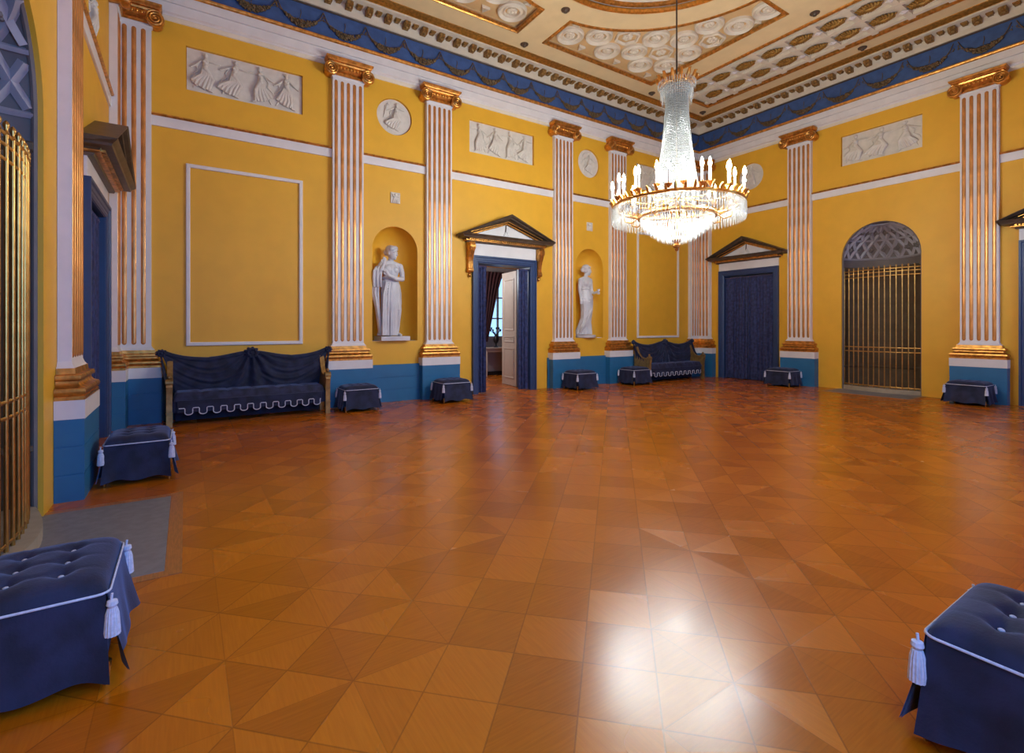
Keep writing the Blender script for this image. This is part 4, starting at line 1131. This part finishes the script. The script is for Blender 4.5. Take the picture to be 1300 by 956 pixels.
# ================================================================= SOFAS
def sofa_proto():
    t = thing('sofa'); hw = 1.10; yf, yb = -.38, .06
    # seat rail and cushion
    b = MB().bbox(-hw, hw, yf + .02, yb - .02, .20, .38, .012)
    b.obj('seat_rail', 'navydark', t, 20)
    def seat(u, v):
        a = -1 + 2*u; c = v
        x = a*hw; y = yf - .005 + (yb - yf)*c
        e = min(1, (1 - abs(a))*22)**.5 * min(1, c*9 + .0)**.5
        h = .13*e
        k = .5 + .5*math.sin((x*2.9 + .3)*PI); m_ = abs(math.sin(x*5.5*PI/2))
        h -= .014*(1 - m_)**4 * (c > .02)
        for q in range(-4, 5):
            for yy in (.25, .6):
                dd = math.hypot(x - q*.27, (c - yy)*.66); h -= .022*math.exp(-(dd/.04)**2)
        return (x, y, .375 + h)
    b = MB().grid(seat, 120, 24)
    b.obj('seat_cushion', 'navy', t, 60)
    # skirt panel with scalloped pale braid
    b = MB().bbox(-hw + .06, hw - .06, yf - .012, yf + .02, .20, .385, .006); 
    b.obj('front_panel', 'navydark', t, 20)
    n = 11; pts = []; wv = (2*hw - .16)/n
    sk = MB()
    for k in range(n):
        x0 = -hw + .08 + k*wv
        zt, zb = .268, .165
        seg = [(x0, zt), (x0 + wv*.36, zt)]
        cxx, rr_ = x0 + wv*.68, wv*.27
        seg += [(cxx - rr_, zt - .01)] + [(cxx + rr_*math.cos(PI + PI*q/8), zb + .035 + .05*math.sin(PI + PI*q/8)*.7) for q in range(9)] + [(cxx + rr_, zt - .01)]
        pts += seg
        sk.prism([(cxx + rr_*math.cos(PI + PI*q/8), zb + .035 + .035*math.sin(PI + PI*q/8)) for q in range(9)] + [(cxx + rr_, zt), (cxx - rr_, zt)], yf - .012, yf + .01)
    pts.append((-hw + .08 + n*wv, .268))
    sk.obj('scalloped_skirt', 'navydark', t, 0)
    MB().tube([(x, yf - .018, z) for x, z in pts], .0075, 6).obj('scalloped_braid', 'cord', t, 40, 'pale braid along the scallops')
    MB().box(-hw + .03, hw - .03, yb - .10, yb - .08, .03, .22).obj('under_shadow_panel', 'navydark', t, 0)  # dark sheet added in place of the shadow beneath the seat
    # gilded end frames
    for s_ in (-1, 1):
        f = MB(); x0, x1 = s_*(hw + .0), s_*(hw + .075)
        xa, xb = min(x0, x1), max(x0, x1)
        prof = [(yf - .04, 0), (yf + .05, 0), (yf + .045, .2), (yf + .04, .45), (yf + .07, .55), (yf + .12, .60), (yb - .25, .66), (yb - .10, .82), (yb - .02, 1.0), (yb + .04, 1.0), (yb + .03, .6), (yb, .25), (yb + .04, 0), (yb + .10, 0),
                ]
        side = [(yf - .04, 0), (yf + .04, 0), (yf + .035, .22), (yb - .03, .22), (yb - .03, 0), (yb + .05, 0), (yb + .06, 1.0), (yb - .01, .98), (yb - .08, .80), (yb - .18, .69), (yf + .12, .66), (yf + .03, .70), (yf - .035, .68), (yf - .06, .60), (yf - .035, .50), (yf - .03, .3)]
        f.prism(side, xa, xb, 'x')
        f.tube([(xa - .01, yf - .005, .665), (xb + .01, yf - .005, .665)], .055, 14)
        f.sph(((xa+xb)/2, yf - .0, .745), .03, .03, .035, 10, 8)
        f.box(xa - .006, xb + .006, yf - .05, yf + .05, .20, .215)
        f.obj('gilded_end', 'oldgilt', t, 30)
    # draped back
    hwb = 1.24
    def topz(a):
        return .99 + .10*abs(math.sin(a*PI/2 + PI/2))**8*(abs(a) < .5) + .14*abs(a)**5 + .0
    def back(u, v):
        a = -1 + 2*u
        hwv = hw - .03 + (hwb - hw + .06)*v**1.4
        x = a*hwv; z0 = .47; z1 = topz(a)
        z = z0 + (z1 - z0)*v
        y = yb - .03 + .06*v - .03*math.sin(v*PI)
        # folds: swags hung from centre knot and the corners, and a fan below the knot
        side = 1 if a >= 0 else -1; q = abs(a)
        sw = v + .55*(q - .5)**2*0 
        dip = (v + .42*math.sin(q*PI))*2*PI*4.6
        y -= .010*(math.sin(dip) + .6*math.sin(dip*1.63 + 1.1 + side))*(.25 + .75*math.sin(min(1, q*1.02)*PI))*min(1, v*4)
        ang = math.atan2(x, (topz(0) - z) + .06)
        y -= .03*math.sin(ang*14)*math.exp(-(q/.30)**2)
        return (x, y - .015, z)
    MB().grid(back, 160, 40).obj('draped_back', 'navydark', t, 60)
    MB().loft([[(-hw*.98, yb + .01, .42), (hw*.98, yb + .01, .42), (hw*.98, yb + .06, .42), (-hw*.98, yb + .06, .42)], [(-hwb*.97, yb + .03, .97), (hwb*.97, yb + .03, .97), (hwb*.97, yb + .065, .97), (-hwb*.97, yb + .065, .97)]]).obj('back_frame', 'navydark', t, 20)
    top_t = MB(); top_t.tube([((-1 + 2*k/60)*hwb, yb + .03, topz(-1 + 2*k/60) - .025) for k in range(61)], .04, 10); top_t.obj('back_roll', 'navydark', t, 50)
    def knot(c, s_):
        b = MB()
        for k in range(9):
            a = 2*PI*k/9
            b.tube([(0, 0, 0), (.055*math.cos(a), -.03, .05*math.sin(a)), (.10*math.cos(a), 0, .075*math.sin(a))], [.03, .038, .016], 8)
        b.sph((0, -.03, 0), .04, .04, .035, 10, 8)
        b.v = [(c[0] + x*s_, c[1] + y*s_, c[2] + z*s_) for x, y, z in b.v]
        b.obj('knot', 'navydark', t, 50)
    knot((0, yb + .0, 1.07), 1.15); knot((-hwb - .01, yb + .02, 1.09), .75); knot((hwb + .01, yb + .02, 1.09), .75)
    for s_ in (-1, 1):     # cloth falling from the top corners to the arm
        b = MB()
        def f(u, v):
            p0_ = Vector((s_*(hwb - .01), yb + .02, 1.06)); p1_ = Vector((s_*(hw + .03), yb + .0 - .34*u, .62 - .06*u))
            p = p0_.lerp(p1_, v); return (p.x + .012*math.sin(u*22 + v*4) + s_*.03, p.y, p.z - .05*math.sin(v*PI)*u)
        b.grid(f, 24, 12); b.obj('corner_drape', 'navydark', t, 60)
    MB().sph((0, yf + .45, .50), .022, .018, .018, 8, 6).obj('button', 'cord', t, 60)
    return t
s0 = sofa_proto(); s0.location = (.93, 9.40, 0)
tag(s0, 'large navy draped sofa with gilded ends under the left panel frame', 'sofa', 'navy draped sofas on the back wall')
s1 = dup(s0); s1.location = (11.42, 9.40, 0)
tag(s1, 'small-looking navy draped sofa in the far corner under the chandelier', 'sofa', 'navy draped sofas on the back wall')

# ================================================================= CHANDELIER
t = thing('chandelier', 'large crystal chandelier with lit electric candles hanging from the ceiling centre', 'chandelier', Matrix.Translation((CX, CY, 0)))
MB().tube([(0, 0, ZC + .1), (0, 0, 5.2)], .012, 8).lathe([(.01, 0), (.07, .03), (.09, .10)], 16, (0, 0, ZC - .02)).obj('rod', 'bronze', t, 40)
MB().tube([(0, 0, 5.3), (0, 0, 2.75)], .014, 8).obj('stem', 'brass', t, 40)
b = MB().lathe([(.19, 5.13), (.23, 5.14), (.24, 5.17), (.23, 5.2), (.2, 5.2)], 28, cap=False)
for k in range(14):
    a = 2*PI*k/14; c_, s_ = math.cos(a), math.sin(a)
    b.tube([(.22*c_, .22*s_, 5.16), (.27*c_, .27*s_, 5.22), (.29*c_, .29*s_, 5.28), (.32*c_, .32*s_, 5.27)], [.03, .028, .02, .008], 6)
    b.tube([(.1*c_, .1*s_, 5.24), (.2*c_, .2*s_, 5.17)], .008, 5)
b.obj('crown', 'gold', t, 50)
dr = MB().loft([[(.001, 0, 0), (0, .001, 0), (-.001, 0, 0), (0, -.001, 0)], [(.011, 0, -.02), (0, .011, -.02), (-.011, 0, -.02), (0, -.011, -.02)], [(.014, 0, -.2), (0, .014, -.2), (-.014, 0, -.2), (0, -.014, -.2)], [(.001, 0, -.25), (0, .001, -.25), (-.001, 0, -.25), (0, -.001, -.25)]])
DRM = dr.mesh('crystal_drop', 0); DRM.materials.append(M['crystal'])
b = MB()
for k in range(44):
    a = 2*PI*k/44
    for r0, z0, l in ((.235, 5.15, .24), (.215, 5.12, .30), (.27, 5.2, .12)):
        c = Vector((r0*math.cos(a), r0*math.sin(a), z0))
        b.add([c + Vector(v)*1 for v in ((0, 0, 0), (.012, 0, -.03), (0, .012, -.03), (-.012, 0, -.03), (0, -.012, -.03), (0, 0, -l))], [(0, 1, 2), (0, 2, 3), (0, 3, 4), (0, 4, 1), (5, 2, 1), (5, 3, 2), (5, 4, 3), (5, 1, 4)])
b.obj('crown_crystals', 'crystal', t, 0)['kind'] = 'stuff'
# strands of the tent
def tent(z):
    t_ = max(0, 4.98 - z)
    return .15 + .05*t_ + .045*t_*t_ + .05*max(0, (z - 4.98)/.16)
b = MB(); z = 5.10
while z > 3.44:
    r0 = tent(z); s_ = .0125
    c = Vector((r0, 0, z))
    b.add([c + Vector(v)*s_ for v in ((0, 0, 1.15), (1, 0, 0), (0, 1.3, 0), (-1, 0, 0), (0, -1.3, 0), (0, 0, -1.15))], [(0, 1, 2), (0, 2, 3), (0, 3, 4), (0, 4, 1), (5, 2, 1), (5, 3, 2), (5, 4, 3), (5, 1, 4)])
    z -= .0255
STM = b.mesh('crystal_strand', 0); STM.materials.append(M['strand'])
NS = 96
for k in range(NS):
    o = newobj('crystal_strand', STM, None, t); o.rotation_euler = (0, 0, 2*PI*k/NS)
# main ring
RR, RZ = .93, 3.33
b = MB().lathe([(RR - .02, RZ - .02), (RR + .015, RZ - .022), (RR + .025, RZ), (RR + .015, RZ + .02), (RR - .015, RZ + .022), (RR - .025, RZ)], 64, cap=False)
for k in range(48):
    a = 2*PI*k/48; c_, s_ = math.cos(a), math.sin(a)
    b.tube([(RR*c_, RR*s_, RZ + .02), ((RR+.03)*c_, (RR+.03)*s_, RZ + .07), ((RR+.06)*c_, (RR+.06)*s_, RZ + .09 + .02*(k % 2))], [.02, .022, .006], 6)
for k in range(8):
    a = 2*PI*k/8; c_, s_ = math.cos(a), math.sin(a)
    b.tube([(RR*c_, RR*s_, RZ), (.7*c_, .7*s_, RZ + .10), (.45*c_, .45*s_, RZ + .05), (.03*c_, .03*s_, RZ + .1)], [.02, .016, .014, .014], 6)
b.obj('gilded_ring', 'goldbright', t, 50)
b = MB().lathe([(.54, 3.14), (.57, 3.14), (.58, 3.17), (.56, 3.2), (.54, 3.19)], 48, cap=False)
for k in range(12):
    a = 2*PI*k/12 + .2; c_, s_ = math.cos(a), math.sin(a)
    b.tube([(.57*c_, .57*s_, 3.17), (.66*c_, .66*s_, 3.10), (.76*c_, .76*s_, 3.13), (.78*c_, .78*s_, 3.22)], [.010, .012, .011, .006], 6)
b.obj('lower_ring', 'gold', t, 50)
ND = 96
for k in range(ND):
    a = 2*PI*k/ND
    o = newobj('crystal_drop', DRM, None, t); o.location = ((RR+.02)*math.cos(a), (RR+.02)*math.sin(a), RZ - .02); o.rotation_euler = (0, 0, a)
b = MB()
def pend(b, c, l, s_):
    c = Vector(c)
    b.add([c + Vector(v) for v in ((0, 0, 0), (s_, 0, -.02), (0, s_, -.02), (-s_, 0, -.02), (0, -s_, -.02), (0, 0, -l))], [(0, 1, 2), (0, 2, 3), (0, 3, 4), (0, 4, 1), (5, 2, 1), (5, 3, 2), (5, 4, 3), (5, 1, 4)])
for r0, z0, l in ((.53, 3.19, .16), (.49, 3.12, .15), (.44, 3.06, .14), (.38, 3.01, .14), (.33, 2.97, .13), (.28, 2.93, .13), (.21, 2.89, .12), (.14, 2.86, .11), (.08, 2.84, .10)):
    n = max(8, int(2*PI*r0/.034))
    for k in range(n):
        a = 2*PI*(k + rnd.random()*.3)/n; pend(b, (r0*math.cos(a), r0*math.sin(a), z0), l, .013)
bk = b.obj('crystal_basket', 'crystal', t, 0); bk['kind'] = 'stuff'
b = MB()
for r0, z0, l in ((.80, 3.26, .22), (.92, 3.31, .26), (.90, 3.31, .26)):
    n = int(2*PI*r0/.048)
    for k in range(n): a = 2*PI*k/n; pend(b, (r0*math.cos(a), r0*math.sin(a), z0), l, .011)
b.obj('inner_crystals', 'crystal', t, 0)['kind'] = 'stuff'
MB().lathe([(.005, 2.64), (.022, 2.655), (.03, 2.675), (.02, 2.69), (.05, 2.70), (.06, 2.73), (.04, 2.755), (.03, 2.77), (.06, 2.785), (.08, 2.82), (.07, 2.83)], 16).obj('finial', 'gold', t, 40)
# candles
cd = MB().lathe([(.012, -.06), (.02, -.04), (.045, -.02), (.05, -.005), (.02, .0), (.015, .02)], 12).obj('drip', 'gold', None, 40)
cm = cd.data; bpy.data.objects.remove(cd)
tubem = MB().lathe([(.0155, .01), (.0155, .20), (.008, .205)], 12).mesh('candle', 40); tubem.materials.append(M['candle'])
bulbm = MB().lathe([(.008, .20), (.021, .218), (.024, .24), (.016, .285), (.003, .325)], 8).mesh('bulb', 60); bulbm.materials.append(M['bulb'])
cm.name = 'candle_cup'
NCN = 28
for k in range(NCN):
    a = 2*PI*(k + .5)/NCN; rr_ = (.95, .80)[k % 2]; zz = (RZ + .09, RZ + .15)[k % 2]
    o = newobj('candle', tubem, None, t); o.location = (rr_*math.cos(a), rr_*math.sin(a), zz)
    newobj('candle_cup', cm, None, o); newobj('bulb', bulbm, None, o)

# ================================================================= LIGHT
def light(name, kind, loc, energy, col, size=.1, rot=(0, 0, 0), sy=None):
    l = bpy.data.lights.new(name, kind); l.energy = energy; l.color = col
    if kind == 'AREA':
        l.size = size
        if sy: l.shape = 'RECTANGLE'; l.size_y = sy
    else: l.shadow_soft_size = size
    o = bpy.data.objects.new(name, l); COL.objects.link(o); o.location = loc; o.rotation_euler = rot
    return o
WARM = (.90, 1.0, .98)
light('basket_lamp', 'POINT', (CX, CY, 3.10), 40, WARM, .10)
light('side_room_fill', 'POINT', (5.6, 12.0, 2.9), 110, (.95, 1, 1.05), .15)  # added fill to brighten the room beyond and its door leaf, no known fixture
for c in FWIN:
    light('window_daylight', 'AREA', (c, Y0 - .25, 2.45), (190 if c < 2 else 60), (.13, .40, 1), 1.45, (R(90), 0, 0), 3.0)
    t = struct(thing('window_%d' % (2 + FWIN.index(c)), mw=wallm('front', c, .3)))
    b = MB()
    for x0, x1, z0, z1 in ((-.75, -.68, .9, 4), (.68, .75, .9, 4), (-.75, .75, .9, .97), (-.75, .75, 3.93, 4), (-.03, .03, .9, 4), (-.75, .75, 2.9, 2.96)): b.box(x0, x1, -.03, .03, z0, z1)
    b.obj('window_frame', 'doorwhite', t, 0)
    MB().box(-.75, .75, .04, .045, .9, 4).obj('pane', 'glass', t, 0)

w = bpy.data.worlds.new('world'); SC.world = w; w.use_nodes = True; nt = w.node_tree
bg = nt.nodes['Background']
bg.inputs['Color'].default_value = (.30, .56, 1, 1); bg.inputs['Strength'].default_value = 2.2

cy = SC.cycles
cy.max_bounces = 8; cy.diffuse_bounces = 5; cy.glossy_bounces = 4; cy.transparent_max_bounces = 24; cy.transmission_bounces = 6
cy.sample_clamp_indirect = 6; cy.sample_clamp_direct = 0
cy.caustics_reflective = False; cy.caustics_refractive = False
try:
    cy.use_denoising = True; cy.use_light_tree = True
except Exception: pass
SC.view_settings.view_transform = 'Standard'
SC.view_settings.look = 'None'
SC.view_settings.exposure = 0
